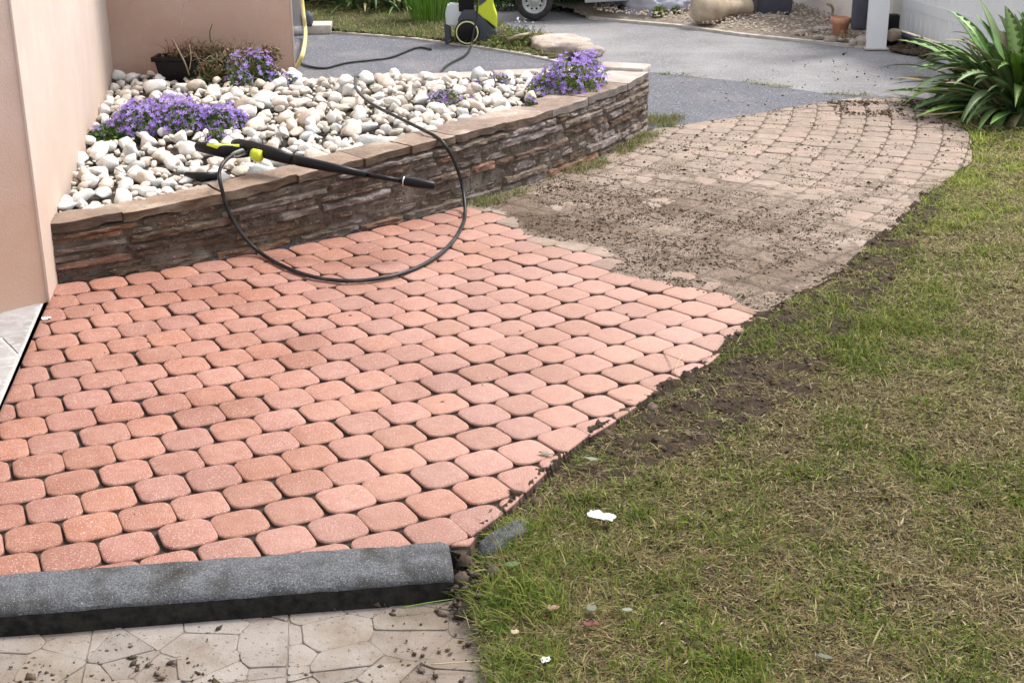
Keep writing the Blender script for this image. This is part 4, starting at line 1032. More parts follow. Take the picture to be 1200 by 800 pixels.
def merge_domes(name, domes, seed, label, leafm='leaf'):
    c0 = domes[0][0]; e = empty(name, c0, label, 'flowers'); LV, LF, BV, BF = [], [], [], []
    for i, (c_, rd, nb, nl, bs) in enumerate(domes):
        V, F = leaf_cloud(nl, c_, (rd[0], rd[1], rd[2] * .85), seed + i, .011); n = len(LV); LV += list(map(tuple, V)); LF += [tuple(int(q) + n for q in f) for f in F]
        V, F = blossom_mesh(nb, c_, rd, seed + 50 + i, bs); n = len(BV); BV += [tuple(v) for v in V]; BF += [tuple(q + n for q in f) for f in F]
    mk('foliage', LV, LF, M[leafm], e, smooth=False)['kind'] = 'stuff'; mk('blossoms', BV, BF, M['petal'], e, smooth=False)['kind'] = 'stuff'
    # stems
    mb = MB(); r = random.Random(seed)
    for c_, rd, nb, nl, bs in domes:
        for _ in range(12):
            a = r.uniform(0, 6.28); q = r.uniform(.5, .9)
            mb.tube([(c_[0], c_[1], c_[2]), (c_[0] + rd[0] * q * .5 * math.cos(a), c_[1] + rd[1] * q * .5 * math.sin(a), c_[2] + rd[2] * .5), (c_[0] + rd[0] * q * math.cos(a), c_[1] + rd[1] * q * math.sin(a), c_[2] + rd[2] * .75)], .0015, 4)
    mb.build('stems', M['dry'], e)['kind'] = 'stuff'
    return e
def P3(x, y, z): v = at(x, y, z); return (v.x, v.y, v.z)
merge_domes('bellflower', [(P3(165, 158, .25), (.16, .15, .17), 260, 1500, .0155), (P3(215, 155, .26), (.17, .15, .17), 290, 1300, .014), (P3(262, 152, .27), (.14, .13, .13), 190, 1000, .014), (P3(128, 165, .24), (.10, .12, .09), 30, 1100, .013), (P3(190, 140, .26), (.24, .14, .13), 150, 900, .014), (P3(255, 167, .27), (.06, .06, .07), 26, 250, .013)], 200,
            'broad violet bellflower mat on pebbles in front of the trough', 'leaf')
merge_domes('bellflower', [(P3(665, 112, .31), (.17, .14, .21), 230, 1500, .015), (P3(640, 112, .31), (.11, .12, .13), 80, 800, .014), (P3(690, 105, .31), (.11, .13, .21), 150, 500, .015)], 230, 'tall violet bellflower clump near the far end of the stone wall', 'leaf_y')
merge_domes('bellflower', [(P3(520, 118, .32), (.10, .09, .06), 42, 160, .013), (P3(545, 122, .32), (.06, .05, .04), 12, 60, .012)], 250, 'thin lilac bellflower patch creeping between the white pebbles')
merge_domes('bellflower', [(P3(585, 96, .32), (.06, .05, .05), 16, 50, .013), (P3(557, 102, .32), (.05, .05, .04), 10, 40, .012)], 260, 'few lilac bells by the rear edge of the planter')
merge_domes('bellflower', [(P3(622, 128, .31), (.04, .04, .07), 14, 200, .012), (P3(505, 135, .31), (.03, .03, .03), 0, 120, .012)], 265, 'small violet sprig at the left foot of the tall bellflower clump')
merge_domes('bellflower', [(P3(328, 104, .28), (.13, .09, .10), 130, 900, .013), (P3(300, 100, .30), (.12, .09, .20), 110, 500, .013), (P3(280, 100, .34), (.07, .06, .20), 50, 150, .012)], 270, 'violet bellflowers with green leaves right of the black trough')
# pebble-bed weeds
e = tufts('planter_weeds', FILL, 500, .03, GR, 'thin weeds sprouting among the white pebbles', 280, lambda X, Y: ptop(X, Y) - .01, lambda X, Y: (vn(X, Y, .25, 77) > .66) * 1., per=9, spread=.012)
# black trough with wilted plants
t0 = np.array(A2(184, 102, .27)); t1 = np.array(A2(318, 100, .28)); tc = (t0 + t1) / 2; tl = np.linalg.norm(t1 - t0); ta = math.atan2(*(t1 - t0)[::-1])
tr = empty('planter_trough', (tc[0], tc[1] + .08, .27), 'black plastic flower trough against the pink wall, full of wilted plants', 'planter')
MB().box((tc[0], tc[1] + .06, .345), (tl, .13, .15), ta, bev=.008, taper=.9).build('trough', M['black'], tr)
mb = MB()
for s_ in (-1, 1): mb.box((tc[0] - math.sin(ta) * .066 * s_, tc[1] + .06 + math.cos(ta) * .066 * s_, .425), (tl + .03, .022, .028), ta, bev=.006)
mb.build('rim', M['black'], tr)
for s_ in (-1, 1): MB().box((tc[0] + math.cos(ta) * s_ * (tl / 2 + .004), tc[1] + .06 + math.sin(ta) * s_ * tl / 2, .425), (.02, .13, .027), ta, bev=.005).build('rim_end', M['black'], tr)
MB().box((tc[0], tc[1] + .06, .41), (tl - .03, .11, .02), ta).build('soil', M['darksoil'], tr)
def wild(name, cen, rad, n, hgt, mats, seed, label, cat='plant', lean=.5, parent=None, rr=(.0012, .0024)):
    r = random.Random(seed); e = empty(name, cen, label, cat); by = {}
    for _ in range(n):
        a = r.uniform(0, 6.28); q = math.sqrt(r.random()); b = Vector((cen[0] + rad[0] * q * math.cos(a), cen[1] + rad[1] * q * math.sin(a), cen[2]))
        h = hgt * r.uniform(.35, 1); dx, dy = r.uniform(-lean, lean) * h, r.uniform(-lean, lean) * h
        m_ = r.choice(mats); mb = by.setdefault(m_, MB())
        P = spline([b, b + Vector((dx * .3 + r.uniform(-.02, .02), dy * .3, h * .45)), b + Vector((dx * .8, dy * .8, h * .85)), b + Vector((dx * 1.3, dy * 1.3, h * r.uniform(.7, 1.)))], 3)
        w_ = r.uniform(*rr); mb.tube(P, [w_ * (1 - .6 * i / len(P)) for i in range(len(P))], 4)
        for k in range(r.randint(2, 5)):
            p_ = P[r.randrange(2, len(P))]; mb.tube([p_, p_ + Vector((r.uniform(-.03, .03), r.uniform(-.03, .03), r.uniform(-.01, .035)))], [w_ * .7, w_ * .2], 4)
    for i, (m_, mb) in enumerate(by.items()): mb.build('stem', M[m_], e)['kind'] = 'stuff'
    return e
wl = wild('wilted_plant', (tc[0] - .05, tc[1] + .06, .41), (.24, .05), 110, .13, ['dry', 'dry', 'straw', 'redleaf'], 31, 'dense brown wilted stems filling the black trough')
V, F = leaf_cloud(1500, (tc[0] - .02, tc[1] + .06, .41), (.30, .07, .08), 33, .010); mk('dead_leaves', V, F, M['dry'], wl, smooth=False)['kind'] = 'stuff'
wl = wild('straggly_plant', (tc[0] + .14, tc[1] - .03, .28), (.22, .09), 120, .24, ['dry', 'straw', 'darkleaf', 'dry', 'leaf'], 37, 'straggly brown and green plant spilling over the trough front', lean=.6)
V, F = leaf_cloud(2200, (tc[0] + .13, tc[1] - .02, .28), (.27, .13, .19), 39, .011); mk('leaves', V, F, M['darkleaf'], wl, smooth=False)['kind'] = 'stuff'
V, F = leaf_cloud(1100, (tc[0] + .15, tc[1] - .03, .30), (.26, .13, .19), 41, .010, inner=.7); mk('dead_leaves', V, F, M['dry'], wl, smooth=False)['kind'] = 'stuff'
V, F = blossom_mesh(60, (tc[0] + .2, tc[1] - .02, .30), (.22, .12, .18), 43, .012); mk('blossoms', V, F, M['petal'], wl, smooth=False)['kind'] = 'stuff'
V, F = leaf_cloud(260, (tc[0] + .32, tc[1] + .05, .40), (.07, .05, .10), 45, .010, inner=.6); mk('rusty_leaves', V, F, M['dry'], wl, smooth=False)['kind'] = 'stuff'
# long bare twigs
def twig(name, pts, r0, label, m='dry', cat='twig', n=5):
    P = spline(pts, n); return tag(MB().tube(P, [r0 * (1 - .55 * i / len(P)) for i in range(len(P))], 6).build(name, M[m]), label, cat)
Dt = tc[1] + .0
twig('twig', [atD(222, 88, Dt), atD(216, 72, Dt - .02), atD(203, 45, Dt), atD(210, 40, Dt), atD(214, 15, Dt), atD(217, -6, Dt)], .005, 'tall bent bare twig rising from the left of the black trough', 'claybeige')
twig('twig', [atD(222, 82, Dt - .06), atD(224, 68, Dt - .1), atD(222, 52, Dt - .1)], .003, 'short pale twig leaning on the front of the black trough', 'straw')
twig('twig', [atD(247, 50, Dt), atD(246, 38, Dt), atD(249, 28, Dt)], .005, 'short dark upright twig standing above the trough centre', 'darkleaf')
twig('twig', [atD(288, 100, Dt - .1), atD(278, 78, Dt - .14), atD(275, 55, Dt - .1), atD(280, 45, Dt - .1)], .003, 'long pale curved stalk before the trough flowers', 'straw')
twig('twig', [atD(292, 100, Dt - .1), atD(290, 70, Dt - .12), atD(288, 35, Dt - .1)], .0025, 'thin straight dry stalk with a seed head at the trough right end', 'dry')
twig('twig', [P3(142, 190, .30), P3(150, 178, .33), P3(146, 168, .36)], .0025, 'small dark bare twig on the pebbles by the house wall')
twig('twig', [P3(132, 196, .29), P3(148, 203, .30), P3(158, 196, .31)], .0022, 'thin crooked twig lying across the left pebbles')

# strap-leaved plants
def strap_leaf(base, az, L, wd, rise, droop, n=14, twist=0.):
    V = []; F = []; p = Vector(base); el = rise; d = Vector((math.cos(az), math.sin(az), 0)); s = Vector((-math.sin(az), math.cos(az), 0)); st = L / n
    for i in range(n + 1):
        t = i / n; ww = wd * (.55 + .9 * t if t < .5 else 1.0) * (1 - max(0, (t - .55) / .45) ** 2) + .0006
        f_ = d * math.cos(el) + Vector((0, 0, math.sin(el))); up = s.cross(f_).normalized()
        if up.z < 0 and el < 1.57: up = -up
        fold = ww * .16; tw = twist * t
        ss = (s * math.cos(tw) + up * math.sin(tw))
        V += [p - ss * ww / 2 + up * fold, p.copy(), p + ss * ww / 2 + up * fold, p - up * .0015 * (1 - t)]
        p = p + f_ * st; el -= droop / n * (.5 + t)
    for i in range(n):
        a = i * 4
        F += [(a, a + 1, a + 5, a + 4), (a + 1, a + 2, a + 6, a + 5), (a + 2, a + 3, a + 7, a + 6), (a + 3, a, a + 4, a + 7)]
    return V, F
def strap_plant(name, base, n, L, wd, mats, seed, label, spread=.1, az=(0, 6.283), rise=(.5, 1.35), droop=(.6, 1.9), single=True, cat='plant'):
    r = random.Random(seed); e = empty(name, base, label, cat); JV, JF = [], []
    for i in range(n):
        a = r.uniform(*az); q = spread * math.sqrt(r.random()); b = (base[0] + q * math.cos(a + r.uniform(-.5, .5)), base[1] + q * math.sin(a), base[2] + r.uniform(0, .02))
        V, F = strap_leaf(b, a, L * r.uniform(.65, 1.1), wd * r.uniform(.7, 1.15), r.uniform(*rise), r.uniform(*droop), twist=r.uniform(-.45, .45))
        if single: mk('leaf', V, F, M[r.choice(mats)], e)
        else: k = len(JV); JV += V; JF += [tuple(x + k for x in f) for f in F]
    if not single: o = mk('leaves', JV, JF, M[mats[0]], e); o['kind'] = 'stuff'
    return e
ab = at(1196, 136, -.01)
strap_plant('agapanthus', tuple(ab + Vector((.05, .12, 0))), 240, .73, .072, ['agap', 'agap', 'agap', 'agap', 'agap_l', 'straw'] , 51, 'big clump of long dark green strap leaves by the white gate', spread=.16, az=(1.4, 6.0), rise=(.12, 1.3), droop=(.3, 1.9))
strap_plant('agapanthus', tuple(ab + Vector((.42, .30, 0))), 70, .7, .066, ['agap', 'agap', 'agap_l'], 52, 'second strap-leaved clump at the picture edge behind the first', spread=.15, rise=(.5, 1.4), droop=(.5, 1.6))
lb = at(1187, 108, .0); leafy = empty('lime_shrub', (lb.x + .22, lb.y + .3, 0), 'yellow-green leafy shrub among the strap leaves', 'shrub')
V, F = leaf_cloud(500, (lb.x + .22, lb.y + .25, .25), (.15, .15, .25), 55, .03, inner=.3); mk('foliage', V, F, M['agap_l'], leafy, smooth=False)['kind'] = 'stuff'
tufts('straw_litter', [A2(1080, 122), A2(1130, 150), A2(1200, 175), A2(1230, 140), A2(1150, 112)], 900, .07, [(.36, .30, .17), (.25, .19, .11), (.12, .09, .06), (.14, .2, .05)], 'dry leaf litter and straw under the strap-leaved clumps', 68, lambda X, Y: 0 * X, per=5, spread=.03, wd_=(.003, .006), lean_=(-.1, .5))
# far strap plant and reeds at top left
fb = at(425, 16, 0)
strap_plant('dark_strap_plant', (fb.x, fb.y + .25, 0), 70, .62, .035, ['agap', 'darkleaf', 'agap_l', 'straw'], 56, 'dark strap-leaved plant growing behind the verge grass', spread=.2, rise=(.4, 1.3), droop=(.6, 2.2))
fb2 = at(465, 18, 0)
strap_plant('dark_strap_plant', (fb2.x, fb2.y + .35, 0), 60, .55, .035, ['agap', 'darkleaf', 'agap'], 57, 'darker strap-leaved plant just left of the bright reeds', spread=.16, rise=(.4, 1.3), droop=(.6, 2.2))
lv = at(372, 8, 0)
e = empty('shrub', (lv.x, lv.y + .3, 0), 'small-leaved mid green shrub behind the drainpipe', 'shrub'); V, F = leaf_cloud(1500, (lv.x, lv.y + .3, .0), (.28, .2, .55), 58, .025); mk('foliage', V, F, M['leaf'], e, smooth=False)['kind'] = 'stuff'
hb = empty('hedge', (-1.2, 14.2, 0), 'dark green hedge beyond the verge grass at the far left', 'hedge')
for hx, sd_ in ((-3., 1), (-2.3, 2), (-1.7, 3), (-1.1, 4), (-.5, 5)):
    V, F = leaf_cloud(1800, (hx, 14.2 - .25 * (hx < -1), .0), (.55, .35, .95), 600 + sd_, .04); mk('foliage', V, F, M['darkleaf'], hb, smooth=False)['kind'] = 'stuff'
rb = at(505, 30, 0); r = random.Random(60); e = empty('reed_clump', (rb.x, rb.y + .1, 0), 'bright green upright reed clump left of the pressure washer', 'plant'); JV, JF = [], []
for i in range(240):
    a = r.uniform(0, 6.28); q = .19 * math.sqrt(r.random()); V, F = strap_leaf((rb.x + q * math.cos(a), rb.y + .12 + q * .6 * math.sin(a), 0), a, r.uniform(.35, .7), .010, r.uniform(1.1, 1.5), r.uniform(.1, .8), n=5)
    k = len(JV); JV += V; JF += [tuple(x + k for x in f) for f in F]
mk('reeds', JV, JF, M['reed'], e)['kind'] = 'stuff'
# scrub right of the washer
sb = at(608, 58, 0)
e = wild('low_scrub', (sb.x, sb.y + .1, .0), (.2, .16), 130, .16, ['dry', 'straw', 'leaf', 'straw'], 63, 'low dry scrubby plant between pressure washer and flat rock', lean=.9, rr=(.002, .004))
V, F = leaf_cloud(1300, (sb.x, sb.y + .1, 0), (.26, .2, .14), 64, .014); mk('foliage', V, F, M['leaf_y'], e, smooth=False)['kind'] = 'stuff'
V, F = leaf_cloud(160, (sb.x + .03, sb.y + .25, .05), (.14, .1, .16), 65, .014); mk('grey_blooms', V, F, M['tarp'], e, smooth=False)['kind'] = 'stuff'
tw0 = at(598, 42, .05); twig('fallen_branch', [at(596, 46, .08), at(612, 41, .12), at(630, 39, .09), at(640, 41, .06)], .014, 'thin bleached branch lying over the scrub beside the flat rock', 'claybeige', 'branch')
rk = at(662, 62, 0); rough_stone('flat_rock', (rk.x - .02, rk.y + .12, .02), (.48, .46, .17), R(15), M['rock'], 8, 'large flat pinkish rock behind the tall bellflowers', 'rock', sub=4, amp=.25)
rk = at(672, 66, 0); rough_stone('grey_rock', (rk.x + .12, rk.y + .06, .02), (.22, .16, .09), R(-20), M['cap_g'], 9, 'small greyish rock against the right side of the flat rock', 'rock')

# ------------------------------------------------------------------ pressure washer
wz = at(562, 53, 0); WX, WY = wz.x, wz.y
wsh = empty('pressure_washer', (WX, WY, 0), 'yellow and dark grey pressure washer standing on the far verge', 'pressure washer')
U = 1 / 137.                       # metre per photo pixel at its distance
def W(px, h, d=0): return Vector((WX + (px - 562) * U, WY + d, h))
def prism(pts, y0, y1, bev=0.0):
    """pts: (photo x, height in m) outline extruded in depth"""
    bm = bmesh.new(); a = [bm.verts.new((*W(px, h, y0),)) for px, h in pts]; b = [bm.verts.new((*W(px, h, y1),)) for px, h in pts]; n = len(pts)
    bm.faces.new(a); bm.faces.new(b[::-1])
    for i in range(n): bm.faces.new((a[(i + 1) % n], a[i], b[i], b[(i + 1) % n]))
    bmesh.ops.recalc_face_normals(bm, faces=bm.faces)
    if bev: bmesh.ops.bevel(bm, geom=bm.edges[:], offset=bev, segments=2, affect='EDGES')
    V = [tuple(v.co) for v in bm.verts]; bm.verts.index_update(); F = [[v.index for v in f.verts] for f in bm.faces]; bm.free(); return V, F
def pr(name, pts, y0, y1, m, bev=.006, parent=wsh): V, F = prism(pts, y0, y1, bev); return mk(name, V, F, M[m], parent, smooth=False)
pr('body', [(540, .05), (581, .02), (581, .10), (571, .17), (562, .24), (557, .27), (545, .27), (539, .2)], .0, .26, 'grey_pl')
pr('cover', [(556, .245), (560, .30), (556, .60), (560, .72), (574, .72), (577, .62), (577, .30), (581, .215), (581, .125), (571, .185)], .02, .24, 'lime')
pr('cover_window', [(562, .30), (570, .34), (570, .42), (562, .39)], .012, .03, 'grey_pl', .002)
pr('motor_column', [(540, .25), (556, .27), (556, .62), (540, .60)], .05, .22, 'black')
pr('bottle', [(526, .14), (540, .13), (545, .22), (543, .30), (528, .31), (525, .25)], .06, .2, 'bottle', .012)
pr('front_foot', [(524, .0), (531, .0), (530, .14), (524, .16)], .06, .2, 'grey_pl')
for dpt in (-.03, .27):
    wc = W(549, .105, dpt)
    wh = MB().lathe([(.0, -.025), (.085, -.025), (.098, -.018), (.1, 0), (.098, .018), (.085, .025), (0, .025)], wc, 'Y', 28).build('wheel', M['black'], wsh); fixn(wh)
    rg = MB(); rg.tube([wc + Vector((math.cos(a) * .084, -.027 if dpt < 0 else .027, math.sin(a) * .084)) for a in np.linspace(0, 2 * math.pi, 33)], .0055, 8, False)
    o = rg.build('ring', mat('ring_yellow', (.66, .66, .34), .5) if dpt < 0 else M['lime'], wh); o.location = (0, 0, 0)
mb = MB(); 
for dpt in (.03, .23): mb.tube([W(545, .58, dpt), W(543, .95, dpt)], .012, 8)
mb.tube([W(543, .95, .03), W(543, .95, .23)], .012, 8); mb.build('handle', M['black'], wsh)
MB().tube([W(546, .56, .12), W(552, .66, .1), W(549, .6, .04)], .02, 10).build('hose_coupling', M['black'], wsh)
# high-pressure hose, in one piece from washer to gun
hp = [W(560, .5, -.05), W(561, .36, -.09), W(559.5, .24, -.1), W(556.5, .12, -.14), W(553.5, .02, -.2), at(547, 63, .012), at(540, 68, .012), at(528, 74, .012), at(520, 80, .012), at(511, 90, .012), at(490, 98, .012), at(455, 100, .012), at(428, 98, .015), (b1[0] * .22 + b0[0] * .78 - .72, 0, 0)]
hp = hp[:-1]
back = at(420, 93, .335)
hp += [Vector((back.x + .03, back.y + .10, .12)), Vector((back.x, back.y + .09, .30)), at(417, 89, .375), at(416.5, 95, .372), at(418, 105, .36), at(434, 121, .365), at(467, 138, .36), at(495, 152, .35), at(512, 161, .335), at(522, 171, .305), at(533, 191, .22), at(542, 219, .10), at(545, 250, .012), at(540, 268, .012),
       at(526, 288, .012), at(505, 305, .012), at(475, 319, .012), at(440, 327, .012), at(400, 329, .012), at(362, 323, .012), at(330, 311, .012), at(305, 296, .02)]
hp += [at(284, 275, .09), at(268, 248, .19), at(259, 218, .30), at(257, 203, .345), at(261, 192, .375), at(271, 183, .39), at(284, 178, .39)]
tag(MB().tube(spline(hp, 8), .0082, 10).build('pressure_hose', M['rubber']), 'black high-pressure hose looping from gravel over wall and red pavers', 'hose')
cb = spline([at(345, 72, .01), at(352, 74, .008), at(362, 78, .008), at(380, 80, .008), at(405, 74, .008), at(430, 71, .008), at(455, 68, .008), at(470, 63, .008), at(485, 57, .008), at(495, 56, .008), at(505, 58, .008)], 6)
tag(MB().tube(cb, .009, 8).build('power_cable', M['rubber']), 'thin dark cable lying across the dark asphalt behind the planter', 'cable')

# ------------------------------------------------------------------ spray lance
lance = empty('spray_lance', at(300, 180, .37), 'black pressure lance with lime stripes resting on pebbles and wall cap', 'spray lance')
La = at(279, 169, .395); Lb = at(343, 187, .372); Lc = at(430, 205, .335); Ld = at(470, 212, .315); Le = at(510, 218, .298)
ax = (Lc - La).normalized()
def lt_(name, P, r, m, n=14, par=lance): return MB().tube(P, r, n).build(name, M[m], par)
lt_('gun_body', [La - ax * .03, La, La.lerp(Lb, .25), La.lerp(Lb, .6), Lb], [.012, .024, .029, .029, .024], 'black')
lt_('barrel', [Lb, Lb.lerp(Lc, .1), Lb.lerp(Lc, .5), Lc], [.021, .0225, .020, .013], 'black')
lt_('wand_tube', [Lc, Ld], .0095, 'black')
lt_('nozzle', [Ld, Ld.lerp(Le, .1), Ld.lerp(Le, .5), Ld.lerp(Le, .95), Le], [.013, .019, .0205, .017, .012], 'black')
lt_('nozzle_ring', [Ld.lerp(Le, .06), Ld.lerp(Le, .10)], .0205, 'steel')
ga = at(288, 174, .385); gb = at(262, 178, .380); gc = at(229, 171, .392)
def slab(name, P, w_, h_, m, par=lance):
    """rounded bar of oval section through P"""
    V = []; F = []; n = 12; P = [Vector(p) for p in P]
    for i, p in enumerate(P):
        t = (P[min(i + 1, len(P) - 1)] - P[max(0, i - 1)]).normalized(); up = Vector((0, 0, 1)); up = (up - t * up.dot(t)).normalized(); b = t.cross(up)
        for k in range(n):
            a = 2 * math.pi * k / n; V.append(p + b * math.cos(a) * w_[i] + up * math.sin(a) * h_[i])
    for i in range(len(P) - 1):
        for k in range(n): F.append((i * n + k, i * n + (k + 1) % n, (i + 1) * n + (k + 1) % n, (i + 1) * n + k))
    F += [tuple(range(n))[::-1], tuple((len(P) - 1) * n + k for k in range(n))]
    return mk(name, V, F, M[m], par)
slab('grip', [gc, gc.lerp(gb, .08), gc.lerp(gb, .5), gb, ga, at(305, 178, .385)], [.008, .018, .02, .02, .019, .018], [.010, .022, .026, .027, .024, .02], 'black')
gs = [gc.lerp(gb, .35), gb, ga.lerp(gb, .55)]; dv = Vector((0, -.012, .017))
slab('grip_stripe', [p + dv for p in (gc.lerp(gb, .45), gb.lerp(gc, .2), gb.lerp(ga, .75))], [.004, .007, .005], [.008, .012, .007], 'lime')
rp = Lb.lerp(La, .62); slab('collar', [at(297, 181, .375), at(305, 183, .374)], [.021, .021], [.026, .026], 'lime')
lt_('hose_nut', [at(284, 178, .385), at(276, 181, .385), at(272, 183, .388)], [.015, .014, .011], 'steel', 10)
slab('trigger', [at(262, 185, .36), at(280, 184, .36), at(292, 182, .365)], [.004, .006, .006], [.005, .006, .008], 'black')
blk = at(236, 208, .285)
slab('grip_shadow_form', [at(218, 204, .30), at(236, 208, .29), at(256, 206, .295)], [.012, .018, .014], [.010, .022, .018], 'black', None).name = 'grip_shadow'  # black form put where the lance grip casts its shadow
tag(bpy.data.objects['grip_shadow'], 'black form standing for the shadow below the lance grip', 'shadow')

# ------------------------------------------------------------------ trailer wheel and body at top
wq = at(626, 23.5, 0); TX, TY = wq.x, wq.y; S_ = 1 / 131.
trl = empty('parked_trailer', (TX, TY, 0), 'silver vehicle with a steel-rimmed wheel parked at the far drive edge', 'trailer')
RWL = .165
wc = Vector((TX, TY + .0, RWL))
wh = MB().lathe([(.105, -.045), (.118, -.058), (.15, -.06), (.162, -.045), (RWL, -.02), (RWL, .02), (.162, .045), (.15, .06), (.105, .045), (.105, -.045)], wc, 'Y', 40).build('tyre', M['tyre'], trl); fixn(wh)
rm = MB().lathe([(0, -.028), (.03, -.03), (.038, -.02), (.06, -.014), (.082, -.022), (.09, -.04), (.108, -.052), (.108, .04), (0, .04)], wc, 'Y', 40).build('rim', M['rim'], trl); fixn(rm)
for k in range(10):
    a = k * .6283; c_ = wc + Vector((math.cos(a) * .068, -.0175, math.sin(a) * .068))
    o = MB().lathe([(0, -.004), (.009, -.004), (.009, .004), (0, .004)], c_, 'Y', 10).build('rim_slot', M['black'], rm); o.location = (0, 0, 0)
MB().box((TX + .05, TY + .1, .36), (.62, .3, .05), 0, bev=.02).build('mudguard', M['silver'], trl)
MB().box((TX + .45, TY + .55, .55), (1.0, 1.1, .42), 0, bev=.02).build('body', M['silver'], trl)
pl = at(688, 5, .13); MB().box((pl.x + .19, TY + .12, .19), (.42, .06, .10), 0, bev=.008, ry=R(-3)).build('rear_bumper', M['silver'], trl)
MB().tube([(TX, TY + .05, RWL), (TX, TY + 1.0, RWL)], .02, 8).build('axle', M['black'], trl)
wc2 = wc + Vector((0, 1.0, 0)); o = MB().lathe([(0, -.05), (.105, -.05), (.15, -.06), (RWL, -.02), (RWL, .02), (.15, .06), (.0, .05)], wc2, 'Y', 30).build('tyre', M['tyre'], trl); fixn(o)
# undergrowth behind
for i, (x_, lab) in enumerate(((590, 'green weeds left of the trailer wheel'), (655, 'dark weeds in the shade under the trailer body'), (700, 'grassy weeds below the silver bumper'))):
    q = at(x_, 18, 0); e = empty('weed_clump', (q.x, q.y + .35, 0), lab + ' at the drive edge', 'plant')
    V, F = leaf_cloud(1500, (q.x, q.y + .5, 0), (.3, .22, .34), 700 + i, .028, .3); mk('foliage', V, F, M['leaf' if i == 0 else 'darkleaf'], e, smooth=False)['kind'] = 'stuff'
hg = empty('far_hedge', (.8, 14.3, 0), 'tall dark hedge beyond the trailer at the far drive edge', 'hedge')
for i, hx in enumerate((-.2, .35, .9, 1.5)):
    V, F = leaf_cloud(1700, (hx, 14.2 + .1 * i, 0), (.5, .35, 1.1), 720 + i, .045); mk('foliage', V, F, M['darkleaf'], hg, smooth=False)['kind'] = 'stuff'
# tarp mound
def cloth_mound(name, c, dim, m, seed, label, cat='tarpaulin'):
    nu, nv = 44, 22; V = []; F = []
    for i in range(nv + 1):
        for k in range(nu):
            a = 2 * math.pi * k / nu; t = i / nv; rr = math.sin(t * 1.5708); z = max(0, math.cos(t * 1.5707)) ** .8
            p = Vector((math.cos(a) * rr, math.sin(a) * rr, z)); n_ = mnoise.fractal(p * 2.1 + Vector((seed, 0, 0)), 1, 2, 4); rdg = abs(mnoise.noise(p * 4.2 + Vector((0, seed, 0))))
            q = 1 + .22 * n_ + .22 * rdg; V.append((c[0] + p.x * dim[0] * q, c[1] + p.y * dim[1] * q, c[2] + p.z * dim[2] * q))
    for i in range(nv):
        for k in range(nu): F.append((i * nu + k, i * nu + (k + 1) % nu, (i + 1) * nu + (k + 1) % nu, (i + 1) * nu + k))
    return tag(fixn(mk(name, V, F, M[m])), label, cat)
q = at(770, 20, .02); cloth_mound('tarpaulin', (q.x, q.y + .22, .0), (.30, .24, .26), 'tarp', 3, 'crumpled lavender-grey tarpaulin heap on the far border')
q = at(740, 8, .06); cloth_mound('tarpaulin', (q.x, q.y + .1, .09), (.18, .15, .18), 'tarp_b', 5, 'crumpled blue tarpaulin next to the silver bumper')
for i, (x_, y_, hh, mm, lab) in enumerate(((773, 21, .10, 'leaf_y', 'small fresh green weed before the lavender tarpaulin'), (792, 20, .08, 'leaf', 'tiny green weed right of the lavender tarpaulin'), (812, 12, .28, 'leaf_y', 'taller green weed left of the clay jar'))):
    q = at(x_, y_, .02); e = wild('weed', (q.x, q.y, .02), (.05, .04), 26, hh * 1.2, [mm], 800 + i, lab); V, F = leaf_cloud(260, (q.x, q.y, .02), (.07, .06, hh), 810 + i, .016); mk('foliage', V, F, M[mm], e, smooth=False)['kind'] = 'stuff'

# border: clay jar on its side, grey planter, stones, terracotta pot
q = at(845, 19, .03); ja = empty('clay_jar', (q.x, q.y, .03), 'weathered beige clay jar lying on its side on a flat stone', 'jar')
j0 = at(822, 12, .15); j1 = at(877, 9, .13)
jd = (j1 - j0).normalized(); jl = (j1 - j0).length + .05
prof = [(-.02, .03), (.0, .09), (.05, .125), (.13, .135), (.22, .115), (.3, .085), (.36, .062), (jl - .02, .056), (jl, .072), (jl + .012, .068), (jl + .008, .05), (jl - .06, .04)]
fixn(MB().tube([j0 + jd * t - jd * .05 + Vector((0, .05, 0)) for t, _ in prof], [r_2 for _, r_2 in prof], 24, True).build('jar_body', M['claybeige'], ja))
je = j0 + jd * (jl - .045) + Vector((0, .05, 0)); MB().tube([je, je + jd * .006], .045, 20).build('jar_mouth', M['black'], ja)
for i, (x_, y_, dx_, dy_, dz_) in enumerate(((850, 24, .42, .2, .08), (903, 24, .36, .16, .07), (965, 38, .22, .12, .06), (940, 40, .1, .08, .05), (928, 24, .06, .05, .06), (1012, 52, .11, .12, .11), (960, 46, .1, .07, .04), (975, 48, .12, .07, .05), (1000, 52, .06, .05, .05))):
    q = at(x_, y_, .02); rough_stone('border_stone', (q.x, q.y + dy_ * .3, .03), (dx_, dy_, dz_), random.uniform(-.3, .3), M['rock' if i % 2 else 'cap_g'], 20 + i,
        ['long flat pale stone under the clay jar', 'long flat pale stone under the dark grey planter', 'broad flat stone left of the terracotta pot', 'small rounded stone in the middle of the gravel border', 'small upright pebble at the planter right corner', 'pale rounded boulder against the white post', 'small low stone nearest the border edging', 'low stone just below the broad flat one', 'tiny stone right of the terracotta pot'][i])
X, Y = scatter([tuple(p) for p in BEDL] + [A2(1016, 40), A2(940, 15), A2(850, 12), A2(700, 12)], 2600, None, 90)
JV, JF = [], []; rs = random.Random(90)
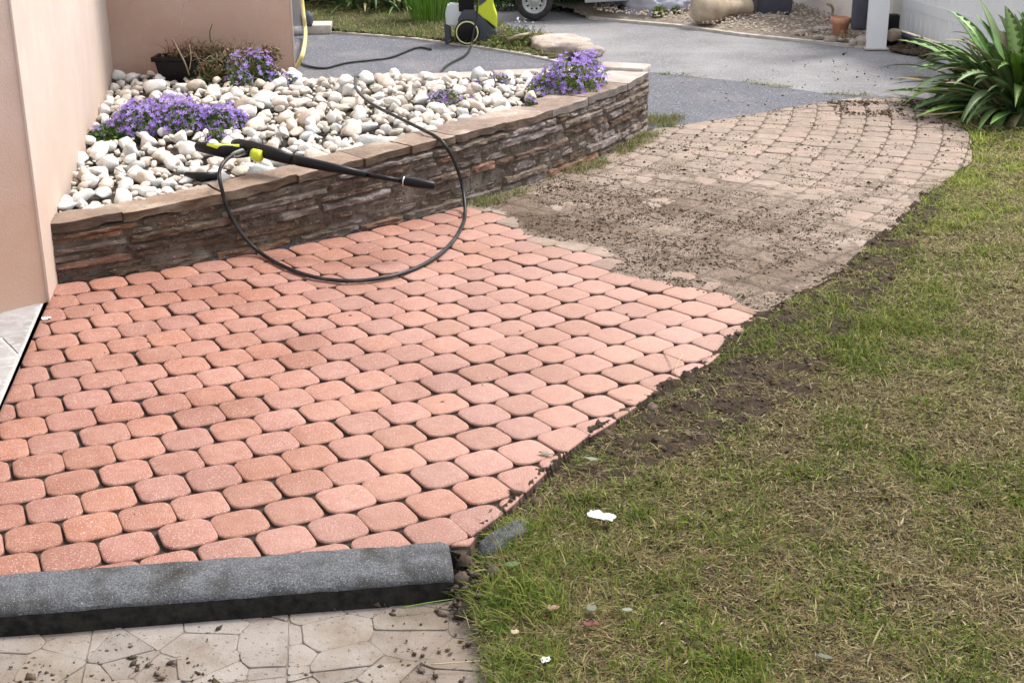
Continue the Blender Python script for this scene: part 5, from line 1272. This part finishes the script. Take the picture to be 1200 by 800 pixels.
for x, y in zip(X, Y):
    j = rs.randrange(14); Mx = Matrix.Translation((x, y, .045 + .03 * max(0, y - 11.5))) @ Euler((rs.uniform(-.4, .4), rs.uniform(-.4, .4), rs.uniform(0, 6))).to_matrix().to_4x4() @ Matrix.Scale(rs.uniform(.006, .019), 4); n = len(JV)
    JV += [tuple(Mx @ Vector(v)) for v in pm[j][0]]; JF += [tuple(t + n for t in f) for f in pm[j][1]]
tag(mk('border_gravel', JV, JF, mat('border_gravel', (.50, .43, .36), .8, col2=(.36, .29, .23), ns=20, rnd=.2, island=True)), 'pale mixed gravel covering the far border beside the driveway', 'gravel', kind='stuff')
q0 = at(885, 20, .04); q1 = at(930, 20, .04)
gp = empty('grey_planter', ((q0.x + q1.x) / 2, q0.y + .16, .05), 'tall dark slate-grey square planter on the far gravel border', 'planter')
MB().box(((q0.x + q1.x) / 2, q0.y + .17, .25), (q1.x - q0.x, .32, .40), R(3), bev=.012, taper=.9).build('pot', M['slate'], gp)
MB().box(((q0.x + q1.x) / 2, q0.y + .17, .46), (q1.x - q0.x + .03, .35, .04), R(3), bev=.008).build('rim', M['slate'], gp)
q = at(986, 46, .03); tp = empty('terracotta_pot', (q.x, q.y + .06, .03), 'small terracotta flower pot on the gravel near the white post', 'flower pot')
fixn(MB().lathe([(0, 0), (.052, 0), (.066, .115), (.078, .118), (.082, .16), (.074, .162), (.07, .125), (0, .12)], (q.x, q.y + .06, .03), 'Z', 26).build('pot', M['terra'], tp))
MB().lathe([(0, .1), (.068, .13)], (q.x, q.y + .06, .03), 'Z', 20).build('soil', M['beddirt'], tp)
V, F = leaf_cloud(160, (q.x + .02, q.y - .05, .03), (.10, .05, .08), 95, .014, .25); e = empty('weed', (q.x, q.y - .05, .03), 'dry yellowish weeds before the terracotta pot', 'plant'); mk('foliage', V, F, M['straw'], e, smooth=False)['kind'] = 'stuff'
q = at(972, 20, .05)
tag(MB().tube(spline([at(974, 20, .06), at(976, 12, .12), at(974, 7, .17), at(969, 4.5, .19)], 5), .012, 8).build('pipe_stub', M['claybeige']), 'short hooked pipe stub sticking up before the pale wall', 'pipe')

# pale wall, white post and boarded gate
w0 = np.array(A2(925, 2, .05)); w1 = np.array(A2(1056, 42, .05)); wv = w1 - w0; w0x = w0 - wv * .3
gw = empty('garden_wall', (w1[0], w1[1], 0), 'pale rendered garden wall behind the gravel border and white post', 'wall')
ang = math.atan2(wv[1], wv[0]); mid = (w0x + w1) / 2; Lw = np.linalg.norm(w1 - w0x)
MB().box((mid[0] + math.sin(-ang) * -.0, mid[1] + .08, .55), (Lw, .14, 1.3), ang).build('wall_panel', M['whitewall'], gw, smooth=False)
MB().box((mid[0], mid[1] + .08, 1.22), (Lw + .05, .2, .05), ang, bev=.005).build('coping', M['edging'], gw, smooth=False)
pb = at(1028.5, 58.5, 0); pst = empty('gate_post', (pb.x, pb.y + .07, 0), 'square white gate post on the driveway edge', 'post')
MB().box((pb.x, pb.y + .07, .8), (.142, .14, 1.6), R(-6), bev=.004).build('post_shaft', M['white'], pst, smooth=False)
MB().box((pb.x, pb.y + .07, 1.62), (.18, .18, .04), R(-6), bev=.008).build('post_cap', M['white'], pst)
MB().box((pb.x, pb.y + .07, .004), (.18, .17, .012), R(-6), bev=.002).build('post_foot', M['edging'], pst)
pb2 = at(1016, 40, .0)
db = MB().box((pb.x - .035, pb.y + .30, .28), (.22, .12, .34), R(-6), bev=.03).build('post_gap_block', M['slate']); tag(db, 'dark rounded block filling the dark gap left of the white gate post', 'bin')  # solid dark block in place of the dark gap left of the post
# gate of vertical boards with dark lower rail
g0 = at(1052, 38, .06); g1 = at(1260, 108, .06); gv = (g1 - g0); gl = gv.length; gdir = gv.normalized(); gt = empty('board_gate', g0, 'tall white gate of vertical boards behind the strap-leaved clump', 'gate'); ga_ = math.atan2(gdir.y, gdir.x)
bw = .088; nb = int(gl / bw); gd = (bpy.data.meshes.new('board'))
for i in range(nb):
    c_ = g0 + gdir * (bw * (i + .5)); o = MB().box((c_.x, c_.y + .04, .70), (bw - .007, .022, 1.22), ga_, bev=.003).build('board', M['board'], gt, smooth=False)
c_ = g0 + gdir * gl / 2
for zz in (.3, 1.1): MB().box((c_.x, c_.y + .075, zz), (gl, .04, .08), ga_).build('rail', M['board'], gt, smooth=False)
r0 = at(1042, 36, .10); r1 = at(1096, 54, .06)
rl = empty('gate_track', r0, 'black round rail with clips running below the white gate boards', 'rail')
MB().tube([r0, r1], .022, 12).build('rail_tube', M['grey_pl'], rl)
for t in (.35, .62, .9):
    p_ = Vector(r0).lerp(Vector(r1), t); MB().box((p_.x, p_.y, p_.z - .035), (.02, .03, .05), 0, bev=.003).build('clip', M['black'], rl)
p_ = Vector(r1); MB().tube([p_ + Vector((-.02, 0, 0)), p_ + Vector((-.05, -.04, -.10))], .018, 10).build('rail_leg', M['black'], rl)
q = at(1048, 56, .0); rough_stone('broken_stone', (q.x, q.y + .05, .09), (.11, .08, .10), .3, M['claybeige'], 44, 'cream broken stone in the dark gap beside the white post')
MB_ = MB().box((q.x - .02, q.y + .12, .1), (.14, .08, .28), 0, bev=.02).build('gap_box', M['black']); tag(MB_, 'black box filling the dark gap between the white post and gate', 'box')  # black box in place of the dark gap right of the post
X, Y = scatter([A2(1045, 60), A2(1098, 72), A2(1110, 60), A2(1060, 42)], 1500, None, 96)
lumps('gate_debris', np.stack([X, Y, 0 * X + .01], 1), rng.gamma(2., .008, len(X)) + .004, M['clod'], .6, 'brown leaf and soil debris heaped below the white gate boards', 'debris', 97)
X, Y = scatter([A2(780, 85), A2(860, 135), A2(1060, 112), A2(1100, 75), A2(1000, 60)], 500, None, 98)
lumps('drive_grit', np.stack([X, Y, 0 * X - .001], 1), rng.gamma(2., .0014, len(X)) + .001, M['clod'], .5, 'loose dark grit sprinkled on the asphalt driveway', 'grit', 99)
# leafless strand in the agapanthus litter, back rim debris
X, Y = scatter([A2(960, 120), A2(980, 135), A2(1060, 138), A2(1120, 150), A2(1090, 118)], 1800, lambda X, Y: (fbm(X, Y, .1, 130) > .5) * .8, 100)
lumps('leaf_mulch', np.stack([X, Y, 0 * X + .004], 1), rng.gamma(2., .0026, len(X)) + .002, M['clod'], .5, 'brown mulch on the far paving rim near the strap leaves', 'debris', 101)
twig('twig', [P3(995, 136, .03), P3(998, 130, .06), P3(999, 124, .08)], .006, 'short pale forked twig standing on the far paving rim', 'straw')
twig('twig', [P3(1083, 135, .02), P3(1110, 133, .05), P3(1140, 131, .04), P3(1150, 139, .02)], .006, 'long straw stalk lying before the strap-leaved clump', 'straw')

# ------------------------------------------------------------------ small litter on the lawn
def crumple(name, c, dim, m, seed, label, cat, rz=0):
    nx, ny = 10, 6; V = []; F = []
    for i in range(nx + 1):
        for k in range(ny + 1):
            u, v = i / nx - .5, k / ny - .5; n_ = mnoise.noise(Vector((u * 3.1, v * 2.2, seed + .37))) * .8; m2 = mnoise.noise(Vector((u * 3, v * 3, seed + 9)))
            ov = math.sqrt(max(.03, 1 - (2 * u) ** 2)) if name == 'fallen_leaf' else 1
            p = Vector((u * dim[0] * (1 + .35 * m2), v * dim[1] * ov * (1 + .5 * n_), abs(n_) * dim[2] + .002)); V.append(Matrix.Rotation(rz, 3, 'Z') @ p + Vector(c))
    for i in range(nx):
        for k in range(ny): q = i * (ny + 1) + k; F.append((q, q + ny + 1, q + ny + 2, q + 1))
    o = mk(name, V, F, M[m]); sm = o.modifiers.new('thick', 'SOLIDIFY'); sm.thickness = .0012; return tag(o, label, cat)
c = at(704, 613, -.01); crumple('paper_scrap', (c.x, c.y, .008), (.068, .03, .02), 'paper', 3, 'crumpled white paper scrap lying on the green lawn', 'paper', R(-28))
c = at(640, 776, -.01); crumple('paper_scrap', (c.x, c.y, -.005), (.022, .016, .01), 'paper', 5, 'tiny white scrap in the grass near the patio corner', 'paper', .4)
c = at(694, 739, -.01); crumple('fallen_leaf', (c.x, c.y, .006), (0.0416, 0.0192, 0.0096), 'redleaf', 7, 'dark red fallen leaf on the lawn right of the patio', 'leaf', R(4))
c = at(648, 720, -.01); crumple('fallen_leaf', (c.x, c.y, .006), (0.028, 0.0208, 0.0096), 'brownleaf', 8, 'tan curled leaf just above the dark red leaf', 'leaf', .6)
c = at(600, 670, -.01); crumple('fallen_leaf', (c.x, c.y, .01), (0.036, 0.024, 0.0064), 'leaf', 9, 'broad green leaf in the lush grass by the kerb end', 'leaf', .3)
c = at(693, 721, -.01); crumple('fallen_leaf', (c.x, c.y, .008), (0.028, 0.024, 0.0048), 'greyleaf', 10, 'grey-green oval leaf above the dark red leaf', 'leaf', 1.2)
c = at(735, 722, -.01); crumple('fallen_leaf', (c.x, c.y, .006), (0.024, 0.016, 0.0048), 'greyleaf', 11, 'pale grey leaf scrap right of the dark red leaf', 'leaf', .2)
c = at(855, 605, -.01); crumple('fallen_leaf', (c.x, c.y, .006), (0.0176, 0.016, 0.0064), 'brownleaf', 12, 'small orange-pink leaf in the middle of the lawn', 'leaf', .2)
c = at(965, 778, -.01); crumple('fallen_leaf', (c.x, c.y, .008), (.035, .016, .006), 'greyleaf', 13, 'pale narrow leaf near the lower right lawn', 'leaf', -.6)
c = at(603, 749, -.01); crumple('fallen_leaf', (c.x, c.y, .008), (.018, .016, .006), 'straw', 14, 'little yellow leaf beside the patio edge', 'leaf', -.6)
c = at(54, 372, .01); crumple('pale_chip', (c.x, c.y, .004), (.03, .025, .012), 'paper', 15, 'pale chip of stone in the joint beside the entrance step', 'stone', .4)
c = at(692, 545, -.01); crumple('fallen_leaf', (c.x, c.y, .008), (.05, .02, .01), 'greyleaf', 16, 'pale grey-green leaf lying where the red pavers end', 'leaf', -.2)
c = at(640, 537, -.01); crumple('fallen_leaf', (c.x, c.y, .004), (.04, .014, .008), 'greyleaf', 17, 'thin pale leaf on the paver rim left of the soil heap', 'leaf', -.4)
# straws on pavers
for i, (a_, b_, c_, lab) in enumerate((((778, 413), (785, 424), (790, 437), 'thin straw blade crossing the rightmost red pavers, left one'), ((800, 415), (793, 428), (790, 437), 'thin straw blade crossing the rightmost red pavers, right one'), ((505, 778), (560, 774), (606, 770), 'long pale grass stalk lying across the patio edge'), ((470, 712), (500, 706), (540, 700), 'green grass stalk lying over the patio corner'))):
    zz = .004 if i < 2 else ZP + .02
    twig('grass_stalk', [at(*a_, zz), at(*b_, zz + .006), at(*c_, zz)], .0016, lab, 'straw' if i != 3 else 'agap_l', 'grass stalk')
